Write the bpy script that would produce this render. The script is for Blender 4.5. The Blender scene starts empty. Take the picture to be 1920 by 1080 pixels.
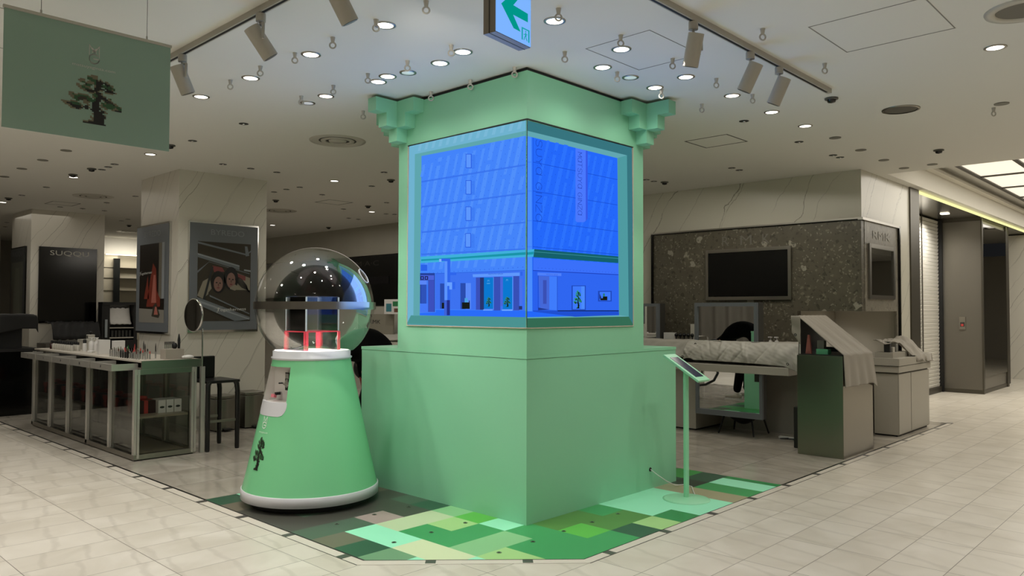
import bpy, bmesh, math, random
from mathutils import Vector, Matrix
random.seed(7)
scn = bpy.context.scene
COL = scn.collection
PI = math.pi

# ------------------------------------------------------------------ camera
YAW, PITCH, ROLL = math.radians(43.50776), math.radians(1.66274), math.radians(0.14336)
_cy, _sy, _cp, _sp = math.cos(YAW), math.sin(YAW), math.cos(PITCH), math.sin(PITCH)
_fw = Vector((_cy * _cp, _sy * _cp, _sp)); _rt = Vector((_sy, -_cy, 0)); _up = _rt.cross(_fw)
_r = _rt * math.cos(ROLL) + _up * math.sin(ROLL); _u = -_rt * math.sin(ROLL) + _up * math.cos(ROLL)
cam_d = bpy.data.cameras.new('camera'); cam = bpy.data.objects.new('camera', cam_d); COL.objects.link(cam)
cam.matrix_world = Matrix(((_r.x, _u.x, -_fw.x, -3.983), (_r.y, _u.y, -_fw.y, -3.6375), (_r.z, _u.z, -_fw.z, 1.5), (0, 0, 0, 1)))
cam_d.sensor_width = 36; cam_d.lens = 1441.99 * 36 / 1920; cam_d.clip_start = .05; cam_d.clip_end = 200
scn.camera = cam
# ------------------------------------------------------------------ world and exposure
world = bpy.data.worlds.new('world'); scn.world = world; world.use_nodes = True
world.node_tree.nodes['Background'].inputs[0].default_value = (.9, .93, 1, 1)
world.node_tree.nodes['Background'].inputs[1].default_value = .02
scn.view_settings.view_transform = 'Standard'; scn.view_settings.look = 'None'
scn.view_settings.exposure = .12; scn.view_settings.gamma = 1; scn.view_settings.use_curve_mapping = False

LP = dict(walk=60, inner=9, far=22, track=21)     # lamp powers (W)
def lamp(kind, loc, power, color=(1, .955, .885), aim=None, spot=110, blend=.7, r=.05, size=1.0, sy=None):
    d = bpy.data.lights.new('light', kind); d.energy = power; d.color = color
    if kind == 'SPOT': d.spot_size = math.radians(spot); d.spot_blend = blend; d.shadow_soft_size = r
    elif kind == 'AREA':
        d.size = size
        if sy: d.shape = 'RECTANGLE'; d.size_y = sy
    else: d.shadow_soft_size = r
    o = bpy.data.objects.new('light', d); COL.objects.link(o); o.location = loc
    if aim is not None: o.rotation_euler = (Vector(aim) - Vector(loc)).to_track_quat('-Z', 'Y').to_euler()
    return o
ZC = 3.23
# ceiling downlights on the walkway behind and beside the camera (outside the picture)
for lx, ly in ((-3.6, -3.2), (-1.8, -5.2), (1.2, -4.6), (-4.9, .2), (-5.2, 3.4), (4.6, -3.2), (-2.9, -1.6), (-3.3, 2.4), (-3.2, 6.2)):
    lamp('SPOT', (lx, ly, ZC - .03), 122, aim=(lx, ly, 0), spot=150, blend=1, r=.12)
# luminous ceiling of the passage on the right
lamp('AREA', (12, -2.6, 3.5), 150, aim=(12, -2.6, 0), size=10, sy=3.6, color=(1, .96, .9))
# soft light of the rest of the shop floor, deep among the counters
lamp('AREA', (3.2, 7.5, 3.15), 45, aim=(3.2, 7.5, 0), size=3, sy=6, color=(1, .93, .82))
lamp('AREA', (-.5, 10, 3.15), 12, aim=(-.5, 10, 0), size=2, sy=5, color=(1, .93, .82))
lamp('AREA', (4.2, 1.2, 3.15), 30, aim=(4.2, 1.6, 0), size=1.2, sy=3, color=(1, .93, .82))
# glow of the two lit screen faces on ceiling, floor and globe
lamp('AREA', (-.03, .66, 2.12), 10, aim=(-2, .66, 3.3), size=1.3, sy=1.4, color=(.30, .50, 1))
lamp('AREA', (.65, -.03, 2.12), 10, aim=(.65, -2, 3.3), size=1.3, sy=1.4, color=(.28, .48, 1))
lamp('SPOT', (-2.3, 4.2, ZC - .03), 90, aim=(-1.6, 5.2, 0), spot=150, blend=1, r=.12)
lamp('SPOT', (-6.6, 7.5, ZC - .03), 160, aim=(-7.2, 8, 0), spot=160, blend=1, r=.15)  # unseen lamps added to brighten the curtain that the mirrors show
lamp('SPOT', (-6.2, 12, ZC - .03), 120, aim=(-7.2, 12.5, 0), spot=160, blend=1, r=.15)
lamp('SPOT', (11.0, .12, 3.19), 130, aim=(11.0, .3, 0), spot=150, blend=1, r=.05)
lamp('SPOT', (6.4, .05, 1.47), 8, aim=(6.4, .25, .9), spot=150, blend=1, r=.05)
for lx, ly in ((-6, -6.5), (2.2, -7), (8, -6.2)): lamp('SPOT', (lx, ly, ZC - .03), 90, aim=(lx, ly, 0), spot=160, blend=1, r=.12)  # more unseen lamps, added to lift the walls reflected in the globe

# ------------------------------------------------------------------ materials
def lin(h):
    if isinstance(h, (tuple, list)): return tuple(h[:3]) + (1,)
    c = [int(h[i:i + 2], 16) / 255 for i in (0, 2, 4)]
    return tuple(x / 12.92 if x <= .04045 else ((x + .055) / 1.055) ** 2.4 for x in c) + (1,)
_M = {}
def mat(name, col='808080', rough=.5, metal=0, emit=None, es=1, spec=.5, coat=0, noise=0, nscale=8, bump=0, bscale=60):
    if name in _M: return _M[name]
    m = bpy.data.materials.new(name); m.use_nodes = True; _M[name] = m
    nt = m.node_tree; b = nt.nodes['Principled BSDF']
    b.inputs['Base Color'].default_value = lin(col); b.inputs['Roughness'].default_value = rough
    b.inputs['Metallic'].default_value = metal; b.inputs['Specular IOR Level'].default_value = spec
    b.inputs['Coat Weight'].default_value = coat
    if emit: b.inputs['Emission Color'].default_value = lin(emit); b.inputs['Emission Strength'].default_value = es
    if noise or bump:
        tc = nt.nodes.new('ShaderNodeTexCoord')
        if noise:
            n = nt.nodes.new('ShaderNodeTexNoise'); n.inputs['Scale'].default_value = nscale; n.inputs['Detail'].default_value = 4
            nt.links.new(tc.outputs['Object'], n.inputs['Vector'])
            mx = nt.nodes.new('ShaderNodeMixRGB'); c = lin(col)
            mx.inputs[1].default_value = tuple(max(0, v * (1 - noise)) for v in c[:3]) + (1,)
            mx.inputs[2].default_value = tuple(min(1, v * (1 + noise)) for v in c[:3]) + (1,)
            nt.links.new(n.outputs['Fac'], mx.inputs[0]); nt.links.new(mx.outputs[0], b.inputs['Base Color'])
        if bump:
            n = nt.nodes.new('ShaderNodeTexNoise'); n.inputs['Scale'].default_value = bscale; n.inputs['Detail'].default_value = 3
            nt.links.new(tc.outputs['Object'], n.inputs['Vector'])
            bp = nt.nodes.new('ShaderNodeBump'); bp.inputs['Strength'].default_value = bump; bp.inputs['Distance'].default_value = .01
            nt.links.new(n.outputs['Fac'], bp.inputs['Height']); nt.links.new(bp.outputs[0], b.inputs['Normal'])
    return m
def emi(h, s=1.0):
    """a patch of a lit screen: pure emission of one colour"""
    k = 'lit_%s_%g' % (h, s)
    if k in _M: return _M[k]
    m = bpy.data.materials.new(k); m.use_nodes = True; _M[k] = m; nt = m.node_tree; nt.nodes.clear()
    e = nt.nodes.new('ShaderNodeEmission'); e.inputs[0].default_value = lin(h); e.inputs[1].default_value = s * .92
    o = nt.nodes.new('ShaderNodeOutputMaterial'); nt.links.new(e.outputs[0], o.inputs[0]); return m
def clear(name, tint='ffffff', ior=1.45, rough=.02, t=.96, boost=1.0):
    """thin clear sheet: lets light straight through, mirrors by angle"""
    if name in _M: return _M[name]
    m = bpy.data.materials.new(name); m.use_nodes = True; _M[name] = m; nt = m.node_tree; nt.nodes.clear()
    tr = nt.nodes.new('ShaderNodeBsdfTransparent'); c = lin(tint); tr.inputs[0].default_value = (c[0] * t, c[1] * t, c[2] * t, 1)
    g = nt.nodes.new('ShaderNodeBsdfGlossy'); g.inputs['Roughness'].default_value = rough
    f = nt.nodes.new('ShaderNodeFresnel'); f.inputs[0].default_value = ior
    mu = nt.nodes.new('ShaderNodeMath'); mu.operation = 'MULTIPLY'; mu.inputs[1].default_value = boost; mu.use_clamp = True
    mx = nt.nodes.new('ShaderNodeMixShader'); o = nt.nodes.new('ShaderNodeOutputMaterial')
    nt.links.new(f.outputs[0], mu.inputs[0]); nt.links.new(mu.outputs[0], mx.inputs[0]); nt.links.new(tr.outputs[0], mx.inputs[1]); nt.links.new(g.outputs[0], mx.inputs[2]); nt.links.new(mx.outputs[0], o.inputs[0])
    return m
def _math(nt, op, a, b=None, clamp=False):
    n = nt.nodes.new('ShaderNodeMath'); n.operation = op; n.use_clamp = clamp
    for i, v in enumerate((a, b)):
        if v is None: continue
        if isinstance(v, (int, float)): n.inputs[i].default_value = v
        else: nt.links.new(v, n.inputs[i])
    return n.outputs[0]
def _mix(nt, fac, a, b):
    n = nt.nodes.new('ShaderNodeMixRGB')
    if isinstance(fac, (int, float)): n.inputs[0].default_value = fac
    else: nt.links.new(fac, n.inputs[0])
    for i, v in ((1, a), (2, b)):
        if isinstance(v, (tuple, list, str)): n.inputs[i].default_value = lin(v)
        else: nt.links.new(v, n.inputs[i])
    return n.outputs[0]
def _ramp(nt, fac, stops):
    n = nt.nodes.new('ShaderNodeValToRGB'); cr = n.color_ramp
    while len(cr.elements) < len(stops): cr.elements.new(.5)
    for e, (p, c) in zip(cr.elements, stops): e.position = p; e.color = lin(c) if not isinstance(c, float) else (c, c, c, 1)
    nt.links.new(fac, n.inputs[0]); return n.outputs[0]
def veins(nt, vec, rot, scale, dist, lo, hi, stretch=(1, 1, 1)):
    mp = nt.nodes.new('ShaderNodeMapping'); mp.inputs['Rotation'].default_value = rot; mp.inputs['Scale'].default_value = stretch
    nt.links.new(vec, mp.inputs[0])
    w = nt.nodes.new('ShaderNodeTexWave'); w.inputs['Scale'].default_value = scale; w.inputs['Distortion'].default_value = dist
    w.inputs['Detail'].default_value = 5; w.inputs['Detail Scale'].default_value = 1.2; w.inputs['Detail Roughness'].default_value = .6
    nt.links.new(mp.outputs[0], w.inputs['Vector'])
    return _ramp(nt, w.outputs['Fac'], [(lo, 0.0), (hi, 1.0)])
def tile_mat(name, base, dark, vein, tx, ty, ox, oy, rough, joint=.0022):
    m = bpy.data.materials.new(name); m.use_nodes = True; nt = m.node_tree; b = nt.nodes['Principled BSDF']
    tc = nt.nodes.new('ShaderNodeTexCoord'); mp = nt.nodes.new('ShaderNodeMapping'); mp.inputs['Location'].default_value = (-ox, -oy, 0)
    nt.links.new(tc.outputs['Object'], mp.inputs[0])
    br = nt.nodes.new('ShaderNodeTexBrick'); br.offset = 0; br.squash = 1
    br.inputs['Scale'].default_value = 1; br.inputs['Brick Width'].default_value = tx; br.inputs['Row Height'].default_value = ty
    br.inputs['Mortar Size'].default_value = joint; br.inputs['Mortar Smooth'].default_value = .2
    br.inputs['Color1'].default_value = (0, 0, 0, 1); br.inputs['Color2'].default_value = (1, 1, 1, 1); br.inputs['Mortar'].default_value = (.5, .5, .5, 1)
    nt.links.new(mp.outputs[0], br.inputs['Vector'])
    # shift the veins from tile to tile
    add = nt.nodes.new('ShaderNodeVectorMath'); add.operation = 'MULTIPLY_ADD'; add.inputs[1].default_value = (7.3, 3.1, 5.7)
    nt.links.new(br.outputs['Color'], add.inputs[0]); nt.links.new(tc.outputs['Object'], add.inputs[2])
    n1 = nt.nodes.new('ShaderNodeTexNoise'); n1.inputs['Scale'].default_value = 2.2; n1.inputs['Detail'].default_value = 6; n1.inputs['Distortion'].default_value = .8
    nt.links.new(add.outputs[0], n1.inputs['Vector'])
    v = veins(nt, add.outputs[0], (0, 0, .35), 1.1, 4.5, .93, 1.0, (1, .5, 1))
    c = _mix(nt, _ramp(nt, n1.outputs['Fac'], [(.35, 0.0), (.7, 1.0)]), dark, base)
    c = _mix(nt, _math(nt, 'MULTIPLY', v, .22), c, vein)
    tone = _mix(nt, _math(nt, 'MULTIPLY', br.outputs['Color'], .10), c, dark)
    c = _mix(nt, br.outputs['Fac'], tone, '6d665c')
    nt.links.new(c, b.inputs['Base Color']); b.inputs['Roughness'].default_value = rough; b.inputs['Specular IOR Level'].default_value = .5
    return m
def marble_mat(name, base, vein, rough=.25, rot=(.0, .9, .5), scale=.42):
    m = bpy.data.materials.new(name); m.use_nodes = True; nt = m.node_tree; b = nt.nodes['Principled BSDF']
    tc = nt.nodes.new('ShaderNodeTexCoord')
    # slanting sheets: direction (x + y) against z so every upright face shows diagonal veins
    mp = nt.nodes.new('ShaderNodeVectorMath'); mp.operation = 'DOT_PRODUCT'; mp.inputs[1].default_value = (-.95, .95, .62); nt.links.new(tc.outputs['Object'], mp.inputs[0])
    nz = nt.nodes.new('ShaderNodeTexNoise'); nz.inputs['Scale'].default_value = 1.6; nz.inputs['Detail'].default_value = 6; nz.inputs['Roughness'].default_value = .5; nt.links.new(tc.outputs['Object'], nz.inputs['Vector'])
    def vein_of(period, amp, lo, ph):
        t_ = _math(nt, 'ADD', _math(nt, 'ADD', _math(nt, 'MULTIPLY', mp.outputs['Value'], period), ph), _math(nt, 'MULTIPLY', nz.outputs['Fac'], amp))
        return _ramp(nt, _math(nt, 'ABSOLUTE', _math(nt, 'SINE', t_)), [(0.0, 1.0), (lo, 0.0)])
    v = vein_of(scale * 7.5, 1.5, .028, 0); v2 = vein_of(scale * 12.5, 2.3, .04, 1.3)
    n = nt.nodes.new('ShaderNodeTexNoise'); n.inputs['Scale'].default_value = 1.4; nt.links.new(tc.outputs['Object'], n.inputs['Vector'])
    g = _ramp(nt, n.outputs['Fac'], [(.34, 0.0), (.5, 1.0)])
    c = _mix(nt, _math(nt, 'MULTIPLY', _math(nt, 'MULTIPLY', v, g), .9), base, vein)
    c = _mix(nt, _math(nt, 'MULTIPLY', _math(nt, 'MULTIPLY', v2, g), .55), c, vein)
    nt.links.new(c, b.inputs['Base Color']); b.inputs['Roughness'].default_value = rough
    return m
def terrazzo_mat(name, base, chips, rough=.35):
    m = bpy.data.materials.new(name); m.use_nodes = True; nt = m.node_tree; b = nt.nodes['Principled BSDF']
    tc = nt.nodes.new('ShaderNodeTexCoord'); n = nt.nodes.new('ShaderNodeTexNoise'); n.inputs['Scale'].default_value = 9; n.inputs['Detail'].default_value = 5
    nt.links.new(tc.outputs['Object'], n.inputs['Vector'])
    c = _mix(nt, n.outputs['Fac'], [x * .75 for x in lin(base)[:3]], [min(1, x * 1.3) for x in lin(base)[:3]])
    for sc, lo, col, amt in ((9, .965, chips[0], .75), (16, .86, chips[1], .7), (22, .84, chips[2], .6), (38, .84, chips[0], .5), (30, .8, chips[1], .6)):
        vo = nt.nodes.new('ShaderNodeTexVoronoi'); vo.inputs['Scale'].default_value = sc; vo.inputs['Randomness'].default_value = 1
        wv = nt.nodes.new('ShaderNodeVectorMath'); wv.operation = 'MULTIPLY_ADD'; wv.inputs[1].default_value = (.13, .13, .13)
        nt.links.new(n.outputs['Color'], wv.inputs[0]); nt.links.new(tc.outputs['Object'], wv.inputs[2]); nt.links.new(wv.outputs[0], vo.inputs['Vector'])
        sep = nt.nodes.new('ShaderNodeSeparateColor'); nt.links.new(vo.outputs['Color'], sep.inputs[0])
        pick = _math(nt, 'GREATER_THAN', sep.outputs[0], lo); near = _math(nt, 'LESS_THAN', vo.outputs['Distance'], .40)
        c = _mix(nt, _math(nt, 'MULTIPLY', _math(nt, 'MULTIPLY', pick, near), amt), c, col)
    nt.links.new(c, b.inputs['Base Color']); b.inputs['Roughness'].default_value = rough
    return m

# ------------------------------------------------------------------ mesh building
ORG = {}
NB = [0]
class MB:
    def __init__(s): s.v = []; s.f = []; s.m = []; s.mats = []; s.sm = []
    def mi(s, m):
        if m not in s.mats: s.mats.append(m)
        return s.mats.index(m)
    def add(s, vs, fs, m, smooth=False):
        o = len(s.v); s.v += [tuple(v) for v in vs]; i = s.mi(m)
        for f in fs: s.f.append(tuple(o + k for k in f)); s.m.append(i); s.sm.append(smooth)
        return s
    def box(s, x0, x1, y0, y1, z0, z1, m):
        # a hair's breadth of difference keeps touching faces from sharing one plane
        NB[0] += 1; e = .00011 * (NB[0] % 6); x0, x1, y0, y1 = x0 - e, x1 + e, y0 - e, y1 + e; z1 += e
        v = [(x, y, z) for z in (z0, z1) for y in (y0, y1) for x in (x0, x1)]
        return s.add(v, [(0, 2, 3, 1), (4, 5, 7, 6), (0, 1, 5, 4), (2, 6, 7, 3), (0, 4, 6, 2), (1, 3, 7, 5)], m)
    def obox(s, c, ax, ay, az, m):
        """box about centre c with half-axis vectors"""
        c, ax, ay, az = map(Vector, (c, ax, ay, az))
        v = [c + ax * i + ay * j + az * k for k in (-1, 1) for j in (-1, 1) for i in (-1, 1)]
        return s.add(v, [(0, 2, 3, 1), (4, 5, 7, 6), (0, 1, 5, 4), (2, 6, 7, 3), (0, 4, 6, 2), (1, 3, 7, 5)], m)
    def poly(s, pts, m): return s.add(pts, [tuple(range(len(pts)))], m)
    def prism(s, pts, d, m):
        """extrude polygon pts (3-D) along vector d"""
        n = len(pts); d = Vector(d); a = [Vector(p) for p in pts]; b = [p + d for p in a]
        return s.add(a + b, [tuple(range(n))[::-1], tuple(range(n, 2 * n))] + [(i, (i + 1) % n, n + (i + 1) % n, n + i) for i in range(n)], m)
    def tube(s, pts, r, m, n=12, cap=True, smooth=True):
        pts = [Vector(p) for p in pts]; rs = r if isinstance(r, (list, tuple)) else [r] * len(pts); vs = []; up = None
        for i, p in enumerate(pts):
            t = (pts[min(i + 1, len(pts) - 1)] - pts[max(i - 1, 0)]).normalized()
            if up is None: up = t.orthogonal().normalized()
            up = (up - t * up.dot(t)); up = up.normalized() if up.length > 1e-6 else t.orthogonal().normalized()
            w = t.cross(up)
            for k in range(n): a = 2 * PI * k / n; vs.append(p + (up * math.cos(a) + w * math.sin(a)) * rs[i])
        fs = [(i * n + k, i * n + (k + 1) % n, (i + 1) * n + (k + 1) % n, (i + 1) * n + k) for i in range(len(pts) - 1) for k in range(n)]
        s.add(vs, fs, m, smooth)
        if cap: s.add(vs[:n], [tuple(range(n))[::-1]], m); s.add(vs[-n:], [tuple(range(n))], m)
        return s
    def cyl(s, c, r, h, m, n=24, axis=(0, 0, 1), r2=None):
        c = Vector(c); a = Vector(axis).normalized(); return s.tube([c, c + a * h], [r, r if r2 is None else r2], m, n)
    def lathe(s, c, prof, m, n=32, cap0=False, cap1=False, smooth=True, a0=0, a1=2 * PI):
        c = Vector(c); full = abs(a1 - a0 - 2 * PI) < 1e-6; k = n if full else n + 1; vs = []
        for r, z in prof:
            for i in range(k): a = a0 + (a1 - a0) * i / n; vs.append(c + Vector((r * math.cos(a), r * math.sin(a), z)))
        fs = [(j * k + i, j * k + (i + 1) % k, (j + 1) * k + (i + 1) % k, (j + 1) * k + i) for j in range(len(prof) - 1) for i in range(n)]
        s.add(vs, fs, m, smooth)
        if cap0: s.add(vs[:k], [tuple(range(k))[::-1]], m)
        if cap1: s.add(vs[-k:], [tuple(range(k))], m)
        return s
    def ring(s, c, r, t, m, n=24, k=8, nrm=(0, 0, 1)):
        nrm = Vector(nrm).normalized(); u = nrm.orthogonal().normalized(); w = nrm.cross(u); c = Vector(c); vs = []
        for i in range(n):
            a = 2 * PI * i / n; d = u * math.cos(a) + w * math.sin(a)
            for j in range(k): b = 2 * PI * j / k; vs.append(c + d * (r + t * math.cos(b)) + nrm * t * math.sin(b))
        return s.add(vs, [(i * k + j, ((i + 1) % n) * k + j, ((i + 1) % n) * k + (j + 1) % k, i * k + (j + 1) % k) for i in range(n) for j in range(k)], m, True)
    def ball(s, c, r, m, n=16, k=10, sc=(1, 1, 1)):
        c = Vector(c); vs = [c + Vector((0, 0, r * sc[2]))]
        for j in range(1, k):
            b = PI * j / k
            for i in range(n): a = 2 * PI * i / n; vs.append(c + Vector((r * sc[0] * math.sin(b) * math.cos(a), r * sc[1] * math.sin(b) * math.sin(a), r * sc[2] * math.cos(b))))
        vs.append(c - Vector((0, 0, r * sc[2]))); fs = [(0, 1 + i, 1 + (i + 1) % n) for i in range(n)]
        for j in range(k - 2): fs += [(1 + j * n + i, 1 + (j + 1) * n + i, 1 + (j + 1) * n + (i + 1) % n, 1 + j * n + (i + 1) % n) for i in range(n)]
        L = len(vs) - 1; fs += [(L, 1 + (k - 2) * n + (i + 1) % n, 1 + (k - 2) * n + i) for i in range(n)]
        return s.add(vs, fs, m, True)
    def grid(s, fn, nu, nv, m, smooth=True, skip=None):
        vs = [fn(i / nu, j / nv) for j in range(nv + 1) for i in range(nu + 1)]
        fs = [(j * (nu + 1) + i, j * (nu + 1) + i + 1, (j + 1) * (nu + 1) + i + 1, (j + 1) * (nu + 1) + i) for j in range(nv) for i in range(nu) if not (skip and skip((i + .5) / nu, (j + .5) / nv))]
        return s.add(vs, fs, m, smooth)
    def sheet(s, fn, nu, nv, t, m):
        """closed cloth sheet of thickness t"""
        P = [[Vector(fn(i / nu, j / nv)) for i in range(nu + 1)] for j in range(nv + 1)]
        top = []; bot = []
        for j in range(nv + 1):
            for i in range(nu + 1):
                du = P[j][min(i + 1, nu)] - P[j][max(i - 1, 0)]; dv = P[min(j + 1, nv)][i] - P[max(j - 1, 0)][i]
                n = du.cross(dv); n = n.normalized() if n.length > 1e-9 else Vector((0, 0, 1))
                top.append(P[j][i] + n * t / 2); bot.append(P[j][i] - n * t / 2)
        N = len(top); k = nu + 1
        fs = [(j * k + i, j * k + i + 1, (j + 1) * k + i + 1, (j + 1) * k + i) for j in range(nv) for i in range(nu)]
        fs += [tuple(N + a for a in f[::-1]) for f in fs]
        ed = [(i, i + 1) for i in range(nu)] + [((j) * k + nu, (j + 1) * k + nu) for j in range(nv)] + [(nv * k + i + 1, nv * k + i) for i in range(nu)] + [((j + 1) * k, j * k) for j in range(nv)]
        fs += [(b, a, N + a, N + b) for a, b in ed]
        return s.add(top + bot, fs, m, True)
    def text(s, st, fn, m, depth=0.0):
        """fn maps (0..1, 0..1) of the text's box to a point"""
        vs, ps = glyphs(st)
        return s.add([fn(x, y) for x, y in vs], ps, m)
    def pixels(s, rows, fn, pal):
        h = len(rows); w = max(len(r) for r in rows)
        for j, row in enumerate(rows):
            for i, ch in enumerate(row):
                if ch in pal:
                    s.add([fn(i / w, 1 - (j + 1) / h), fn((i + 1) / w, 1 - (j + 1) / h), fn((i + 1) / w, 1 - j / h), fn(i / w, 1 - j / h)], [(0, 1, 2, 3)], pal[ch])
        return s
    def strip(s, pts, w, fn, m):
        """flat line of width w (in box units of fn) through 2-D points"""
        for a, b in zip(pts[:-1], pts[1:]):
            a = Vector(a); b = Vector(b); d = b - a
            if d.length < 1e-9: continue
            d.normalize(); n = Vector((-d.y, d.x)) * w / 2; a2 = a - d * w * .4; b2 = b + d * w * .4
            s.add([fn(*(a2 - n)), fn(*(b2 - n)), fn(*(b2 + n)), fn(*(a2 + n))], [(0, 1, 2, 3)], m)
        return s
    def build(s, name, parent=None, local=False, bevel=0, **kw):
        me = bpy.data.meshes.new(name); org = Vector((0, 0, 0))
        if parent is not None and not local: org = ORG.get(parent, Vector((0, 0, 0)))
        me.from_pydata([tuple(Vector(v) - org) for v in s.v], [], s.f)
        for m in s.mats: me.materials.append(m)
        for p, i, q in zip(me.polygons, s.m, s.sm): p.material_index = i; p.use_smooth = q
        me.update(); o = bpy.data.objects.new(name, me); COL.objects.link(o)
        if parent is not None: o.parent = parent; ORG[o] = org
        if bevel:
            b = o.modifiers.new('bevel', 'BEVEL'); b.width = bevel; b.segments = 2; b.limit_method = 'ANGLE'; b.angle_limit = .7
        if kw: tag(o, **kw)
        return o
_G = {}
def glyphs(st):
    if st in _G: return _G[st]
    cu = bpy.data.curves.new('glyphs', 'FONT'); cu.body = st; cu.resolution_u = 3; ob = bpy.data.objects.new('glyphs', cu); COL.objects.link(ob)
    dg = bpy.context.evaluated_depsgraph_get(); me = ob.evaluated_get(dg).to_mesh()
    vs = [(v.co.x, v.co.y) for v in me.vertices]; ps = [tuple(p.vertices) for p in me.polygons]
    ob.evaluated_get(dg).to_mesh_clear(); bpy.data.objects.remove(ob); bpy.data.curves.remove(cu)
    x0, x1 = min(v[0] for v in vs), max(v[0] for v in vs); y0, y1 = min(v[1] for v in vs), max(v[1] for v in vs)
    _G[st] = ([((x - x0) / (x1 - x0), (y - y0) / (y1 - y0)) for x, y in vs], ps); return _G[st]
STROKE = {   # single line letters, box 0..1; A is written as a round bowl with a stem
 'M': [[(0, 0), (0, 1), (.5, .35), (1, 1), (1, 0)]], 'T': [[(.5, 0), (.5, 1)], [(0, 1), (1, 1)]],
 'A': [[(.5 + .5 * math.cos(a * PI / 8), .5 + .5 * math.sin(a * PI / 8)) for a in range(17)], [(1, 1), (1, 0)]],
 'S': [[(.95, .85), (.7, 1), (.3, 1), (.06, .8), (.2, .58), (.8, .42), (.94, .2), (.7, 0), (.3, 0), (.05, .15)]],
 'U': [[(0, 1), (0, .35), (.15, .08), (.5, 0), (.85, .08), (1, .35), (1, 1)]], 'Y': [[(0, 1), (.5, .5), (1, 1)], [(.5, .5), (.5, 0)]],
 'G': [[(.93, .8), (.7, .97), (.4, 1), (.1, .8), (0, .5), (.1, .2), (.4, 0), (.75, .05), (.97, .25), (.97, .48), (.55, .48)]],
 'I': [[(.5, 0), (.5, 1)]], 'N': [[(0, 0), (0, 1), (1, 0), (1, 1)]], 'Z': [[(0, 1), (1, 1), (0, 0), (1, 0)]]}
def stroke_text(b, st, fn, w, m, gap=.28):
    wd = [(.25 if c == 'I' else .55 if c == ' ' else 1.0) for c in st]; tot = sum(wd) + gap * (len(st) - 1); x = 0
    for c, k in zip(st, wd):
        for seg in STROKE.get(c, []):
            for p, q in zip(seg[:-1], seg[1:]):
                a = Vector(fn((x + p[0] * k) / tot, p[1])); e = Vector(fn((x + q[0] * k) / tot, q[1])); o = Vector(fn(0, 0)); n = (Vector(fn(1, 0)) - o).cross(Vector(fn(0, 1)) - o).normalized()
                d = e - a
                if d.length < 1e-7: continue
                s_ = d.normalized().cross(n) * w / 2; d = d.normalized() * w * .35
                b.add([a - s_ - d, e - s_ + d, e + s_ + d, a + s_ - d], [(0, 1, 2, 3)], m)
        x += k + gap
def pl(o, u, v):
    """planar map for text and pixel art: origin o, full-width vector u, full-height vector v"""
    o, u, v = Vector(o), Vector(u), Vector(v); return lambda x, y: o + u * x + v * y
def tag(o, label=None, cat=None, group=None, kind=None):
    if label: o['label'] = label
    if cat: o['category'] = cat
    if group: o['group'] = group
    if kind: o['kind'] = kind
    return o
def thing(name, label, cat, loc=(0, 0, 0), group=None, rz=0):
    o = bpy.data.objects.new(name, None); COL.objects.link(o); o.location = loc; o.rotation_euler = (0, 0, rz); o.empty_display_size = .1
    ORG[o] = Vector(loc); return tag(o, label, cat, group)
KIDS = {}
def copy_tree(o, loc=None, rz=None, label=None, group=None, parent=None):
    c = o.copy(); COL.objects.link(c)
    if parent is not None: c.parent = parent
    if loc is not None: c.location = loc
    if rz is not None: c.rotation_euler = (0, 0, rz)
    if label: c['label'] = label
    if group: c['group'] = group
    for ch in [x for x in COL.objects if x.parent == o]: copy_tree(ch, parent=c)
    return c
def sn(x, y, s=0.0):
    return (math.sin(x * 2.1 + s) * math.cos(y * 1.7 - s * 1.3) + .5 * math.sin(x * 4.7 - y * 3.1 + s * 2) + .25 * math.sin(x * 9.1 + y * 7.7 + s * 3)) / 1.75
S = 'structure'

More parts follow.
